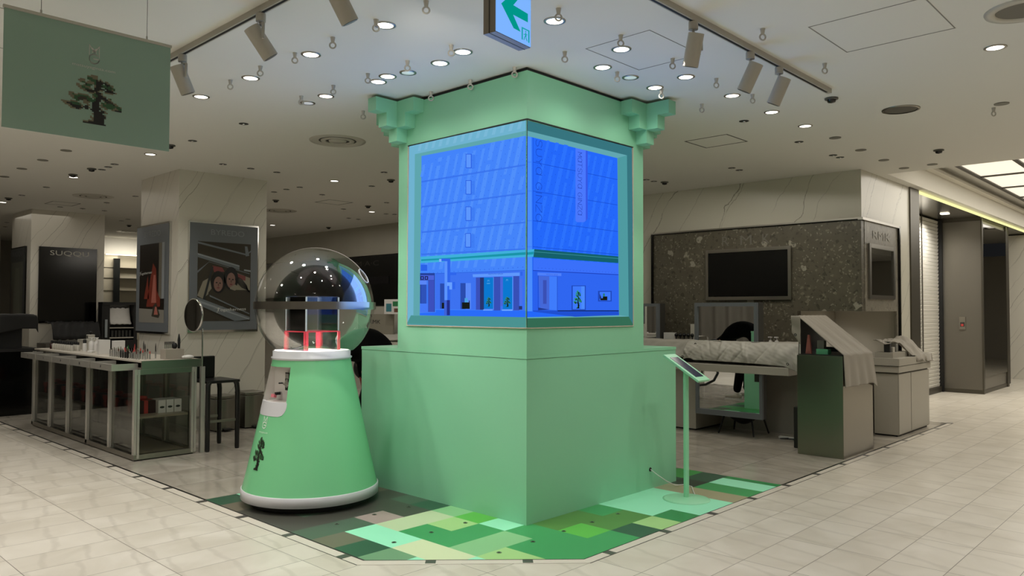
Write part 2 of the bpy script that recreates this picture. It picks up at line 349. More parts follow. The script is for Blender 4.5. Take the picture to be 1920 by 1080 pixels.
# ------------------------------------------------------------------ measured data
CD={"lit":[[-1.164,0.107],[-1.179,0.908],[-1.199,1.701],[-0.512,0.116],[-0.462,0.405],[-0.524,0.92],[-0.492,1.08],[-0.543,1.71],[-1.227,2.467],[-0.512,-0.689],[0.169,-0.689],[0.39,-0.37],[0.991,-0.684],[1.068,-0.366],[1.68,-0.697],[2.387,-0.701],[3.08,-0.707],[1.815,-2.495],[-0.577,5.157],[1.821,5.16],[-0.667,7.431],[-0.665,10.885],[4.108,7.454],[4.016,10.71]],"dim":[[-0.478,0.74],[-0.53,2.001],[0.722,-0.377]],"small":[[-0.547,3.073],[-0.554,4.141],[0.253,5.135],[0.615,5.15],[0.965,5.147],[2.521,-0.374],[3.708,-0.38],[4.625,-0.375],[4.798,-0.386],[4.57,0.816],[4.763,0.817],[4.578,2.044],[4.752,2.041],[-0.628,6.088],[-0.618,6.329],[-0.607,6.578],[1.793,5.982],[1.766,6.294],[1.774,6.654],[2.399,6.359],[2.427,5.155],[1.883,4.153],[3.584,6.336],[3.565,7.52],[4.464,7.509],[4.615,7.457],[4.382,8.55],[4.605,8.558],[-0.652,8.639],[-0.67,9.781],[0.55,8.613],[0.506,9.698],[0.159,10.84],[0.488,10.783],[0.847,10.81],[1.615,11.844],[1.632,12.218],[0.178,14.225],[0.373,15.176]],"disc":[[-1.286,5.627],[-1.296,6.427],[-1.306,7.229],[-1.299,8.058],[3.763,-0.724],[4.54,-0.701],[5.292,-0.694],[5.977,-0.706],[5.947,-1.024],[3.423,-2.217]],"det":[[-0.718,6.593],[2.284,4.533],[2.214,7.387],[3.608,6.873],[5.017,10.206],[4.885,1.96],[2.299,-1.248],[5.105,-1.31],[-0.731,10.258],[-0.738,7.217],[2.022,12.907],[-0.625,4.517]],"hook":[[-1.253,0.077],[-1.262,0.52],[-1.27,0.958],[-1.288,1.392],[-0.662,0.974],[-0.649,0.08],[-0.647,0.535],[-0.669,1.412],[-0.679,1.856],[-0.06,1.876],[-0.042,0.994],[-0.042,0.54],[-1.228,-0.354],[-0.64,-0.826],[-0.045,-0.836],[-0.046,-0.382],[0.551,-0.38],[0.568,-0.832],[1.151,-0.371],[1.18,-0.828],[1.742,-0.389],[1.762,-0.83],[-0.037,0.088],[0.459,-1.535],[1.382,-1.552],[3.533,-2.137],[-1.277,1.863]],"ring":[[0.461,3.047],[0.11,9.093],[2.936,8.522],[2.543,14.242]],"big":[[1.196,-2.762],[3.054,-1.547]],"hatch":[[[2.886,0.469],[2.913,0.019],[3.303,-0.016],[3.35,0.463]],[[2.757,7.149],[2.758,6.708],[3.228,6.725],[3.197,7.131]],[[-0.165,10.615],[-0.126,10.117],[0.271,10.139],[0.232,10.564]]]}
SCREEN={"L":[["6fb2cf",1,[[1.3089,2.8489],[0.007,2.8408],[0.0097,1.3763],[1.3265,1.3824]]],["5fa5ad",2,[[1.2347,2.7709],[0.0068,2.7676],[0.01,1.4623],[1.2409,1.4541]]],["4b9290",2,[[1.327,1.3859],[1.2723,1.4572],[0.0099,1.4548],[0.0097,1.3763]]],["4484fa",3,[[1.15,2.7446],[0.0067,2.7308],[0.0115,1.4522],[1.1602,1.4577]]],["2a6cf8",4,[[1.1598,1.4579],[1.16,1.4757],[0.9651,1.4824],[0.9653,1.5028],[0.008,1.4963],[0.0079,1.4521]]],["3fb0da",5,[[1.1549,1.9292],[0.0063,1.9268],[0.0062,1.8747],[1.1544,1.8784]]],["1a94a8",6,[[1.1454,1.9079],[0.8329,1.9057],[0.0063,1.9091],[0.0062,1.8903],[0.8328,1.893],[1.1453,1.8947]]],["3a74ee",5,[[1.1481,2.541],[0.0098,2.5311],[0.0098,2.5229],[1.148,2.5317]]],["2f66e0",5,[[1.148,2.5306],[0.0098,2.522],[0.0098,2.5202],[1.148,2.5285]]],["3a74ee",5,[[1.1463,2.338],[0.0093,2.3309],[0.0093,2.3227],[1.1462,2.3286]]],["2f66e0",5,[[1.1462,2.3276],[0.0093,2.3218],[0.0093,2.32],[1.1462,2.3255]]],["3a74ee",5,[[1.1444,2.1322],[0.0088,2.1248],[0.0087,2.1166],[1.1443,2.1229]]],["2f66e0",5,[[1.1443,2.1219],[0.0087,2.1157],[0.0087,2.1139],[1.1443,2.1198]]],["3a74ee",5,[[1.1428,1.9539],[0.0083,1.9364],[0.0082,1.9282],[1.1427,1.9446]]],["2f66e0",5,[[1.1427,1.9436],[0.0082,1.9273],[0.0082,1.9255],[1.1426,1.9415]]],["3f7df4",5,[[0.6192,2.6817],[0.5233,2.6685],[0.5227,2.5636],[0.6186,2.5756]]],["1f4fd8",6,[[0.625,2.6884],[0.5625,2.6798],[0.5619,2.5724],[0.6243,2.5803]]],["5c96fc",7,[[0.6192,2.6837],[0.5682,2.6766],[0.5676,2.577],[0.6186,2.5835]]],["3f7df4",5,[[0.6194,2.4806],[0.5235,2.4697],[0.523,2.365],[0.6187,2.3747]]],["1f4fd8",6,[[0.6251,2.4872],[0.5628,2.48],[0.5622,2.3729],[0.6245,2.3792]]],["5c96fc",7,[[0.6194,2.4826],[0.5684,2.4767],[0.5678,2.3773],[0.6188,2.3826]]],["3f7df4",5,[[0.6196,2.2799],[0.5238,2.2712],[0.5232,2.1668],[0.6189,2.1742]]],["1f4fd8",6,[[0.6253,2.2863],[0.563,2.2806],[0.5624,2.1737],[0.6247,2.1786]]],["5c96fc",7,[[0.6196,2.2818],[0.5686,2.2772],[0.568,2.178],[0.619,2.182]]],["3f7df4",5,[[0.6212,2.0777],[0.5255,2.0713],[0.5249,1.9671],[0.6205,1.9722]]],["1f4fd8",6,[[0.6269,2.0839],[0.5647,2.0797],[0.564,1.973],[0.6263,1.9764]]],["5c96fc",7,[[0.6212,2.0796],[0.5703,2.0762],[0.5697,1.9772],[0.6206,1.98]]],["2d62dd",5,[[0.9721,1.7902],[0.013,1.7842],[0.013,1.78],[0.972,1.7856]]],["3d72f0",4,[[0.972,1.7856],[0.013,1.78],[0.0122,1.4963],[0.9698,1.5086]]],["26429c",6,[[1.1583,1.7979],[0.9765,1.7921],[0.974,1.4853],[1.1554,1.4847]]],["4a62d8",7,[[1.1489,1.7797],[0.9853,1.7748],[0.985,1.7368],[1.1485,1.7409]]],["5a86f6",7,[[1.1624,1.7382],[1.0569,1.7356],[1.0566,1.7032],[1.1621,1.7054]]],["2f52b8",8,[[1.1436,1.705],[1.0775,1.7036],[1.0762,1.5558],[1.1422,1.5561]]],["3a76f2",7,[[1.0778,1.7361],[1.0569,1.7356],[1.0547,1.485],[1.0756,1.485]]],["4478f6",8,[[1.156,1.5532],[1.0598,1.5528],[1.0592,1.4821],[1.1554,1.4817]]],["3c50bc",7,[[1.0542,1.7356],[0.9823,1.7338],[0.9802,1.4853],[1.052,1.485]]],["10182c",8,[[1.1506,1.772],[1.1101,1.7708],[1.1098,1.7429],[1.1504,1.7439]]],["4a62d8",9,[[1.1404,1.7657],[1.1201,1.7651],[1.12,1.7491],[1.1403,1.7496]]],["10182c",8,[[1.0982,1.7705],[1.0581,1.7693],[1.0579,1.7416],[1.0979,1.7426]]],["4a62d8",9,[[1.0881,1.7642],[1.068,1.7637],[1.0679,1.7477],[1.0879,1.7482]]],["2a62e8",5,[[1.1497,1.8651],[1.0716,1.862],[1.0712,1.8129],[1.1492,1.8155]]],["2a4cae",6,[[0.914,1.7088],[0.8643,1.7077],[0.8628,1.5116],[0.9124,1.5116]]],["161c18",7,[[0.8909,1.5578],[0.8631,1.5577],[0.8628,1.5116],[0.8906,1.5116]]],["2a4cae",6,[[0.6792,1.7064],[0.6214,1.7051],[0.6202,1.5089],[0.6779,1.5088]]],["5a8af8",6,[[0.6214,1.7051],[0.5628,1.7038],[0.5616,1.5089],[0.6202,1.5089]]],["161c18",8,[[0.66,1.5595],[0.5732,1.559],[0.573,1.51],[0.6597,1.51]]],["4aa0e0",8,[[0.6305,1.5919],[0.5962,1.5916],[0.596,1.5592],[0.6303,1.5594]]],["161c18",8,[[0.5839,1.5731],[0.5749,1.573],[0.5748,1.5563],[0.5838,1.5563]]],["5b94fc",9,[[0.8604,1.8809],[0.8284,1.8796],[0.8262,1.5776],[0.8581,1.5778]]],["2f66ec",9,[[0.8285,1.8998],[0.7934,1.8982],[0.7911,1.5774],[0.8262,1.5776]]],["2f66ec",9,[[0.898,1.904],[0.7934,1.8993],[0.7932,1.8781],[0.8978,1.8825]]],["84b4ff",10,[[0.9243,1.9011],[0.898,1.9],[0.8978,1.8785],[0.9241,1.8796]]],["3f62d4",9,[[0.8633,1.5779],[0.8322,1.5777],[0.8313,1.4599],[0.8624,1.4597]]],["222f8c",9,[[0.8322,1.5777],[0.7962,1.5774],[0.7953,1.4602],[0.8313,1.4599]]],["2f66ec",9,[[0.7926,1.7921],[0.7248,1.7899],[0.7247,1.7689],[0.7924,1.7709]]],["68a0ff",10,[[0.8315,1.7156],[0.7716,1.7142],[0.7714,1.6868],[0.8313,1.688]]],["68a0ff",10,[[0.8038,1.6875],[0.7714,1.6868],[0.7712,1.6594],[0.8036,1.6599]]],["2f66ec",9,[[0.7716,1.7171],[0.7378,1.7163],[0.7374,1.6611],[0.7712,1.6617]]],["5f98fc",7,[[0.5446,1.7691],[0.0627,1.767],[0.0626,1.7439],[0.5404,1.7478]]],["3064e6",7,[[0.0556,1.7736],[0.0342,1.7729],[0.0341,1.7431],[0.0555,1.7437]]],["26356e",6,[[0.5084,1.7441],[0.423,1.7418],[0.4218,1.5035],[0.507,1.5034]]],["3a50b8",7,[[0.5084,1.7441],[0.4647,1.7429],[0.4634,1.5035],[0.507,1.5034]]],["0b78d0",7,[[0.423,1.7418],[0.3249,1.7391],[0.3239,1.5118],[0.4219,1.5117]]],["3850b6",7,[[0.3211,1.7444],[0.253,1.7425],[0.252,1.4984],[0.32,1.4983]]],["4a66d8",7,[[0.2545,1.7425],[0.2276,1.7418],[0.2268,1.5305],[0.2537,1.5306]]],["0b78d0",7,[[0.2276,1.7391],[0.1333,1.7365],[0.1325,1.5092],[0.2267,1.5091]]],["3850b6",7,[[0.1239,1.7441],[0.0662,1.7425],[0.0655,1.4998],[0.1231,1.4997]]],["4a70ea",7,[[0.064,1.7214],[0.0376,1.7207],[0.0371,1.5406],[0.0634,1.5406]]],["26356e",8,[[0.0691,1.5302],[0.0371,1.5301],[0.037,1.5051],[0.0691,1.505]]],["6ca6ff",8,[[0.4297,1.5057],[0.3315,1.5058],[0.3315,1.4982],[0.4296,1.498]]],["6ca6ff",8,[[0.2371,1.5059],[0.1303,1.506],[0.1303,1.4965],[0.2371,1.4963]]],["5f98fc",8,[[0.3249,1.7418],[0.3203,1.7417],[0.3193,1.5037],[0.3239,1.5037]]],["5f98fc",8,[[0.1333,1.7418],[0.1275,1.7416],[0.1267,1.5039],[0.1325,1.5039]]],["3b6ff2",5,[[0.0356,1.7808],[0.0116,1.78],[0.0108,1.4963],[0.0348,1.4962]]]],"R":[["37747e",1,[[-0.0077,2.8383],[1.2778,2.8448],[1.3001,1.3795],[-0.0106,1.3767]]],["62a6b0",2,[[-0.0103,2.7657],[1.2072,2.7715],[1.2285,1.4512],[-0.0116,1.4445]]],["4f9aa0",3,[[1.0766,2.7301],[1.2072,2.7715],[1.2285,1.4512],[1.0947,1.4649]]],["346a52",3,[[-0.0116,1.4445],[1.2285,1.4512],[1.2967,1.3791],[-0.0153,1.3767]]],["2468fa",4,[[-0.0102,2.728],[1.0732,2.7286],[1.0927,1.4619],[-0.0101,1.4522]]],["4a8cfc",5,[[-0.0102,2.728],[0.0391,2.7274],[0.0517,1.4938],[-0.0102,1.4937]]],["2e72fa",6,[[0.0391,2.7274],[0.0522,2.727],[0.0564,1.4938],[0.0517,1.4938]]],["1a50d8",6,[[0.0522,2.727],[0.0574,2.727],[0.0595,1.4938],[0.0564,1.4938]]],["1648c8",6,[[0.0552,2.5536],[1.0728,2.5563],[1.0728,2.5523],[0.0552,2.5501]]],["3f80fa",6,[[-0.0097,2.5461],[0.0448,2.5539],[0.0448,2.5469],[-0.0097,2.5391]]],["1648c8",6,[[0.0558,2.3476],[1.0723,2.3515],[1.0723,2.3475],[0.0558,2.3441]]],["3f80fa",6,[[-0.0091,2.3419],[0.0453,2.3482],[0.0453,2.3411],[-0.0091,2.3349]]],["1648c8",6,[[0.0563,2.1367],[1.0768,2.1374],[1.0768,2.1334],[0.0563,2.1332]]],["3f80fa",6,[[-0.0085,2.1328],[0.0459,2.1376],[0.0459,2.1306],[-0.0085,2.1259]]],["1648c8",6,[[0.0568,1.9517],[1.0814,1.9524],[1.0814,1.9485],[0.0568,1.9482]]],["3f80fa",6,[[-0.008,1.9494],[0.0464,1.9528],[0.0464,1.9458],[-0.0079,1.9425]]],["3fb0da",7,[[-0.0092,1.9223],[0.0709,1.9349],[0.0609,1.8791],[-0.009,1.8739]]],["1a94a8",8,[[-0.0091,1.9067],[0.0647,1.9156],[0.0608,1.8965],[-0.0091,1.8895]]],["15606a",7,[[0.0709,1.9339],[1.0828,1.9355],[1.0826,1.8818],[0.0609,1.8765]]],["3f98a0",8,[[0.0686,1.9169],[1.0827,1.92],[1.0827,1.9164],[0.0686,1.9137]]],["3a70fa",5,[[0.057,1.87],[1.0826,1.877],[1.0844,1.7912],[0.0572,1.7845]]],["1c3fb8",6,[[0.0572,1.7845],[1.0844,1.7912],[1.0844,1.7852],[0.0572,1.7792]]],["2f66f0",5,[[0.0572,1.7792],[1.0844,1.7852],[1.0898,1.5006],[0.0579,1.499]]],["2050d0",6,[[0.0579,1.499],[1.0898,1.5006],[1.0927,1.4649],[0.5318,1.4525],[0.0579,1.4911]]],["14204a",7,[[0.3268,1.5005],[1.0877,1.5018],[1.0877,1.4946],[0.3268,1.494]]],["4f80fa",8,[[0.1045,1.7689],[0.3687,1.7733],[0.3687,1.7531],[0.1045,1.7494]]],["2a60ec",6,[[0.065,1.7795],[0.1092,1.7812],[0.1099,1.4991],[0.0658,1.499]]],["4468d8",7,[[0.1165,1.7461],[0.2335,1.7469],[0.234,1.5046],[0.1329,1.515]]],["3a50b4",8,[[0.1645,1.7169],[0.2026,1.7181],[0.2029,1.5472],[0.1649,1.5469]]],["3f7cfc",7,[[0.2335,1.7469],[0.3215,1.7461],[0.3218,1.5005],[0.234,1.5057]]],["1c3fb8",8,[[0.3198,1.7487],[0.3248,1.7489],[0.3251,1.4994],[0.3201,1.4994]]],["1c3fb8",8,[[0.1093,1.7469],[0.1149,1.7471],[0.1154,1.4991],[0.1099,1.4991]]],["223a90",8,[[0.1154,1.5202],[0.234,1.5057],[0.1154,1.5001]]],["2048b8",7,[[0.4877,1.6868],[0.6594,1.6911],[0.6593,1.5027],[0.4878,1.5024]]],["3c78fc",8,[[0.5018,1.6816],[0.6466,1.6851],[0.6465,1.5101],[0.5018,1.5096]]],["4a8afc",9,[[0.6031,1.684],[0.6466,1.6851],[0.6465,1.5101],[0.6031,1.5099]]],["2048b8",7,[[0.8138,1.6529],[0.9921,1.6564],[0.9919,1.5722],[0.8137,1.5704]]],["3c78fc",8,[[0.8347,1.6458],[0.9762,1.6485],[0.9761,1.5797],[0.8346,1.5781]]],["14180e",9,[[0.8423,1.5956],[0.8826,1.5961],[0.8825,1.5804],[0.8423,1.58]]],["14180e",9,[[0.8749,1.6105],[0.933,1.6114],[0.933,1.581],[0.8748,1.5803]]],["2a7a70",9,[[0.8778,1.6338],[0.9,1.6342],[0.9,1.6097],[0.8778,1.6094]]],["243060",9,[[0.8347,1.6302],[0.8538,1.6044],[0.8537,1.5928],[0.8346,1.5926]]],["4a78fc",8,[[0.5347,2.7279],[0.6598,2.7274],[0.6596,2.1862],[0.6368,2.1738],[0.5541,2.1668],[0.5349,2.1754]]],["3458e4",8,[[0.6598,2.7274],[0.6829,2.7271],[0.6826,2.2024],[0.6596,2.1862]]]]}
TREE=[
'................tttt..............',
'..............tttttt..............',
'..............gggttt.t............',
'..............gggggktkt.tt........',
'..........ttt..tgggkkkkkktt.......',
'.........tttt.ttttgkkkk.kkktt.....',
'..........tggtttttgkkkgggkggt.....',
'.............kggg.tkkkkggggdgg....',
'........tt..tggg..tkkd..kkggtg....',
'........tttggttt..kkkkkk.kkkd.....',
'.........ttggggtt.kkktt.kkkkkkt...',
'..........tttkkkkkkkt...ttttt.....',
'............ttkkkktkkkt...........',
'...............tttgkkdt...........',
'.................gggkkktt.........',
'....ttt..tttttt..tggkkkkk.tg......',
'....ttgttggggggt.ttkkkkkkktt......',
'....tttgggddddggg.gkkk.tkdkdt.....',
'.....ttggdddddgggggkkd..gkddktt...',
'......tggdddttdgggkkk.ggtggggktt..',
'........gg..tttt.kkkk.tggggggggggt',
'.....tttt...ttt..kkkkttgggggggtggg',
'tttttgggggt...tt.kkkk.tttggggtttgg',
'.ttkkkgggggt.kk..kkkkd..tt..ttkkkk',
'..tttkkkkkktkkkt.kkkkkt...........',
'....ttkkkkkk.kk.kkkkk.kkt.........',
'.....tttkkt......kkkkkkktt........',
'..................kkkkk...........',
'.................tkkkkkkt.........',
'..................kkkkkkk.........',
'................t.kkkkkkd.........',
'................ttkkkkkk..........',
'.................tkkkkkk..........',
'...............tttkkkkkk..........',
'............tttkkkkkkkkk..........',
'............kkkkkkkkkkkkk.........']

# ------------------------------------------------------------------ shared materials
GREEN = mat('green_paint', '8accA6', .38, spec=.45)
GREEN_TOP = mat('green_paint_cap', '8ccb9f', .5)
WHITE = mat('white_plastic', 'dcdad6', .35); OFFW = mat('offwhite_lacquer', 'bdb9ae', .35); CEIL = mat('ceiling_paint', 'e2e0d9', .8)
BLACK = mat('black_matte', '0b0b0b', .55); BLACKG = mat('black_gloss', '060606', .12); DGREY = mat('dark_grey', '2c2c2a', .5)
CHROME = mat('chrome', 'd8d8d6', .08, 1); STEEL = mat('brushed_steel', 'a8a49c', .28, 1); STEEL_D = mat('dark_brushed_steel', '8f8c84', .32, 1)
GREYP = mat('grey_powder_frame', '6a6f74', .4); MIRROR = mat('mirror', 'e6e8e8', .01, 1); MARBLE = marble_mat('wall_marble', 'cbc8ba', '6b645a')
MARBLE2 = marble_mat('pillar_marble', 'd6d2c6', '5d5850', rot=(.4, .5, .9), scale=.8)
TERR = terrazzo_mat('dark_terrazzo', '5a5548', ['a39f90', '3a382f', '85806f']); TERR2 = terrazzo_mat('grey_terrazzo', '807b6f', ['a09c90', '55534b', '8a877c'])
CLOTH = mat('grey_cover_cloth', '9b958a', .75, bump=.05, bscale=300); CLOTHL = mat('pale_cover_cloth', 'a8a59c', .5); BCLOTH = mat('black_cover_cloth', '0d0d0d', .65)
GLASS = clear('case_glass', 'f4f5f2', 1.45, .02, .98, .8); GLASS2 = clear('end_glass', 'f4f5f2', 1.45, .02, .98, .3); ACRYL = clear('clear_acrylic', 'ffffff', 1.4, .02, .97, 1.3)
RED = mat('red_ribbon', 'b8403c', .5)

# ------------------------------------------------------------------ room shell
f = MB(); X0, X1, Y0, Y1 = -9, 24, -9, 22
FT = tile_mat('walkway_marble_tiles', 'd8d2c6', 'c6bfb1', '8f877b', .614, .3165, -2.085, -1.43, .32)
FI = tile_mat('shop_floor_marble', 'bdb7ab', 'a19a8e', '6d665c', .614, .614, -1.22, -.73, .13)
for (a, b, c, d, m) in ((X0, -1.22, Y0, Y1, FT), (-1.22, X1, Y0, -.73, FT), (7.6, X1, -.73, Y1, FT)):
    f.poly([(a, c, 0), (b, c, 0), (b, d, 0), (a, d, 0)], m)
f.poly([(-1.22, -.73, 0), (-.285, -.73, 0), (-1.22, .205, 0)], FT); f.poly([(-.285, -.73, 0), (7.6, -.73, 0), (7.6, Y1, 0), (-1.22, Y1, 0), (-1.22, .205, 0)], FI)
f.build('floor', kind=S)
BORD = mat('pale_stone_border', 'cfc8bb', .35, noise=.06); LINE = mat('black_floor_inlay', '141412', .3); DINS = mat('dark_stone_inlay', '4c4a46', .3)
t = MB()   # pale border stone and black inlay line between the walkway and the shop floor
t.poly([(-1.295, .165, .0012), (-1.225, .205, .0012), (-1.225, 14, .0012), (-1.295, 14, .0012)], BORD)
t.poly([(-1.295, .165, .0012), (-.315, -.80, .0012), (-.285, -.735, .0012), (-1.225, .205, .0012)], BORD)
t.poly([(-.315, -.80, .0012), (7.6, -.80, .0012), (7.6, -.735, .0012), (-.285, -.735, .0012)], BORD)
t.box(-1.226, -1.206, 2.32, 14, 0, .002, LINE); t.box(2.46, 7.6, -.745, -.725, 0, .002, LINE)
t.box(-1.299, -1.295, .165, 14, 0, .0016, DINS); t.box(-.315, 7.6, -.804, -.80, 0, .0016, DINS)
for k in range(16): y = .354 + k * .643; t.box(-1.295, -1.225, y - .03, y + .03, 0, .0022, DINS)
for k in range(13): x = -.077 + k * .638; t.box(x - .03, x + .03, -.80, -.735, 0, .0022, DINS)
for ix, iy in ((-.955, -.10), (-.545, -.51)): t.obox((ix, iy, .0012), (.022, -.022, 0), (.024, .024, 0), (0, 0, .001), DINS)
t.build('trim_1', kind=S)

c = MB()   # ceiling around the luminous recess
hx, hy = 6.28, -.42
for (a, b, cc, d) in ((X0, hx, Y0, Y1), (hx, X1, hy, Y1), (hx, X1, Y0, -5.0)):
    c.poly([(a, cc, ZC), (a, d, ZC), (b, d, ZC), (b, cc, ZC)], CEIL)
RZ = 3.64
c.poly([(hx, hy, ZC), (hx, hy, RZ), (X1, hy, RZ), (X1, hy, ZC)], mat('recess_paint', 'd8d4c8', .7))
c.poly([(hx, -5, ZC), (hx, -5, RZ), (hx, hy, RZ), (hx, hy, ZC)], CEIL); c.poly([(hx, -5, ZC), (X1, -5, ZC), (X1, -5, RZ), (hx, -5, RZ)], CEIL)
c.poly([(hx, -5, RZ), (hx, hy, RZ), (X1, hy, RZ), (X1, -5, RZ)], CEIL)
c.box(hx, X1, hy - .10, hy, 3.50, 3.54, mat('recess_paint'))
c.build('ceiling', kind=S)
for nm, q in (('wall_back', (X0, X1, Y0 - .1, Y0)), ('wall_near', (X0 - .1, X0, Y0, Y1)), ('wall_far', (X0, 5.4, 19, 19.1)), ('wall_end', (X1, X1 + .1, Y0, Y1))):
    w = MB(); w.box(*q, 0, ZC, mat('distant_wall', '9a958a', .7)); w.build(nm, kind=S)
# luminous ceiling panels of the passage: each a lit sheet between dark bars
lp = mat('luminous_panel', 'e8e2d4', .5, emit='f3ead6', es=.85); bar = mat('panel_bar', '4a463f', .5)
k = 0; xs = [6.7 + .0, 8.15, 9.6, 11.05, 12.5, 13.95, 15.4, 16.85, 18.3]; ys = [-.72, -1.42, -2.5, -3.6, -4.7]
for i in range(8):
    for j in range(4):
        p = MB(); p.box(xs[i] + .03, xs[i + 1] - .03, ys[j + 1] + .03, ys[j] - .03, RZ - .05, RZ - .03, lp)
        k += 1; nth = ('first', 'second', 'third', 'fourth', 'fifth', 'sixth', 'seventh', 'eighth')[i]; row = ('beside the white fascia over the shutters', 'second from the white fascia', 'third from the white fascia', 'farthest from the white fascia')[j]
        p.build('luminous_ceiling_panel', label='glowing cream ceiling panel, %s along the passage, in the row %s' % (nth, row), cat='ceiling light', group='luminous panels over the passage')
p = MB()
for x in xs: p.box(x - .03, x + .03, ys[-1], ys[0], RZ - .07, RZ - .002, bar)
for y in ys: p.box(xs[0], xs[-1], y - .03, y + .03, RZ - .07, RZ - .002, bar)
p.build('trim_2', kind=S)

# ---- far right wall: marble, terrazzo cladding, recess, storefront
w = MB()
w.box(5.7, 6.0, .52, 4.4, 0, ZC, MARBLE); w.box(5.7, 6.0, -.30, .52, 2.62, ZC, MARBLE)
w.box(6.0, 7.55, -.30, .52, 2.62, ZC, MARBLE); w.box(6.98, 7.55, -.30, .52, 0, 2.62, MARBLE)
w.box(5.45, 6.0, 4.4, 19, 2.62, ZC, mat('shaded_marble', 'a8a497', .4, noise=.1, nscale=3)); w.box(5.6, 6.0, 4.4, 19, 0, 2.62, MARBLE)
w.build('wall_right', kind=S)
t = MB()   # pale lining under the overhanging terrazzo: back, end and the corner
LIN = mat('niche_lining', 'b9b3a6', .6)
t.box(5.7, 6.95, .5, .52, .85, 1.5, LIN); t.box(6.95, 6.97, -.30, .5, .85, 1.5, LIN); t.box(5.7, 6.97, -.30, .52, 1.5, 1.51, LIN); t.box(5.62, 6.97, -.28, .52, 0, .85, LIN)
t.build('wall_niche', kind=S)
st = MB(); st.box(5.6, 5.7, .46, 2.6, .0, 2.6, TERR); st.box(5.6, 5.7, -.33, .46, 1.5, 2.6, TERR); st.box(5.7, 6.93, -.335, -.30, 1.5, 2.6, TERR2); st.box(6.86, 6.93, -.335, -.30, 0, 1.5, TERR2)
st.build('wall_terrazzo', kind=S)
t = MB()
t.box(5.575, 5.7, 2.6, 2.63, 0, 2.62, BLACKG); t.box(5.585, 5.7, -.35, 2.63, 2.6, 2.612, BLACKG); t.box(5.575, 5.7, -.36, 2.63, 2.612, 2.63, STEEL); t.box(5.575, 6.95, -.36, -.30, 2.6, 2.63, STEEL); t.box(6.93, 6.97, -.36, -.30, 0, 2.63, BLACKG)
t.build('trim_3', kind=S)

# ---- storefront of the passage
DK = mat('dark_bronze_metal', '5a564c', .38, .7); DK2 = mat('shutter_housing', '4b473e', .45, .5)
s = MB(); s.box(7.55, 7.95, -.32, .6, 0, 3.30, DK); s.box(7.95, 12.05, .55, .62, 3.05, 3.3, DK)   # jamb and lintel
s.box(7.55, 20, -.34, -.26, 3.235, 3.305, DK); s.box(7.95, 20, -.26, .6, 3.22, 3.235, mat('soffit_metal', '77736a', .2, .8)); s.build('wall_storefront', kind=S)
d = MB()
SH = mat('shutter_slat', 'd6d3ca', .4, .15)
sh = thing('door_1', None, None, (8, .5, 0)); tag(sh, kind=S)
n = 47
for k in range(n):
    z = .10 + k * (3.1 / n); h = 3.1 / n
    pts = [(8.0, .50, z), (8.0, .486, z + h * .12), (8.0, .478, z + h * .85), (8.0, .50, z + h * .98)]
    d.add([(x, y, zz) for x in (7.95, 12.02) for (_, y, zz) in pts], [(i, i + 1, 5 + i, 4 + i) for i in range(3)], SH)
d.box(7.95, 12.02, .50, .52, 0, 3.2, BLACK); d.build('shutter_slats', sh)
q = MB(); q.box(7.95, 12.02, .45, .53, .0, .10, DK2); q.build('shutter_bottom_rail', sh)
q = MB(); q.box(10.9, 10.93, .462, .472, .1, 3.2, DK2); q.box(11.97, 12.03, .42, .53, 0, 3.2, BLACK); q.build('shutter_guide', sh)
s = MB(); s.box(12.05, 14.1, -.2, .6, .07, 3.16, mat('grey_metal_panel', '77736a', .3, .55)); s.box(12.04, 14.12, -.21, .6, 0, .07, DK); s.box(12.05, 14.1, -.2, .6, 3.16, 3.22, DK2)
s.box(12.04, 12.12, -.225, -.2, 0, 3.2, DK); s.box(13.98, 14.12, -.225, -.2, 0, 3.2, DK2); s.build('wall_pier', kind=S)
s = MB(); s.box(12.03, 12.05, .06, .16, 1.17, 1.40, STEEL); s.box(12.022, 12.032, .075, .145, 1.22, 1.30, DGREY); s.box(12.018, 12.03, .09, .13, 1.23, 1.27, RED); o = s.build('switch_plate', label='small steel key switch plate with red button on the grey metal pier', cat='switch')
s = MB(); s.box(12.14, 13.96, -.222, -.205, .3, 3.1, mat('dark_shop_glass', '5a5a56', .02, 1)); s.build('window_1', kind=S)
s = MB(); s.box(14.3, 14.9, -.1, .6, 0, 3.2, DK2); s.box(16.2, 20, -.3, .6, 0, 3.2, MARBLE2); s.box(14.9, 16.2, .3, .6, 0, 3.2, BLACK); s.build('wall_passage', kind=S)
s = MB(); s.box(7.95, 20, -.325, -.295, 3.185, 3.215, emi('f6f0a8', 1.2)); o = s.build('led_strip_light', label='long thin yellow line of light along the storefront head', cat='light strip')
# ---- marble pillars
def pillar(x0, x1, y0, y1, lab):
    b = MB(); b.box(x0, x1, y0, y1, 0, ZC, MARBLE2); return b.build('marble_pillar', label=lab, cat='pillar', group='marble clad pillars')
pillar(.03, 1.2, 5.82, 7.0, 'white marble pillar carrying the grey framed car poster, behind the glass counter')
pillar(-.1, 1.08, 11.48, 12.66, 'white marble pillar carrying the black spaced-letter panel and dark side panel')
pillar(-.35, .75, 17.2, 18.3, 'far marble pillar cut off by the left edge, with a black sign ending in a')
s = MB(); s.box(10.95, 11.07, .06, .18, 3.205, 3.219, mat('soffit_lamp', 'ffffff', .4, emit='fff2d8', es=3)); s.build('soffit_downlight', label='small bright lamp in the soffit above the slatted shutter', cat='ceiling light')
# pleated grey curtain on the far side of the walkway (seen in the mirrors)
cu = MB(); CUR = mat('grey_curtain', '6e695f', .8)
cu.grid(lambda u, v: (-8.75 + .07 * math.sin(u * 190) + .03 * math.sin(u * 71 + 1), 2.5 + 14.5 * u, .03 + 3.1 * v), 700, 1, CUR); cu.build('pleated_curtain', label='pleated grey curtain across the walkway, reflected in the grey framed counter mirror', cat='curtain')

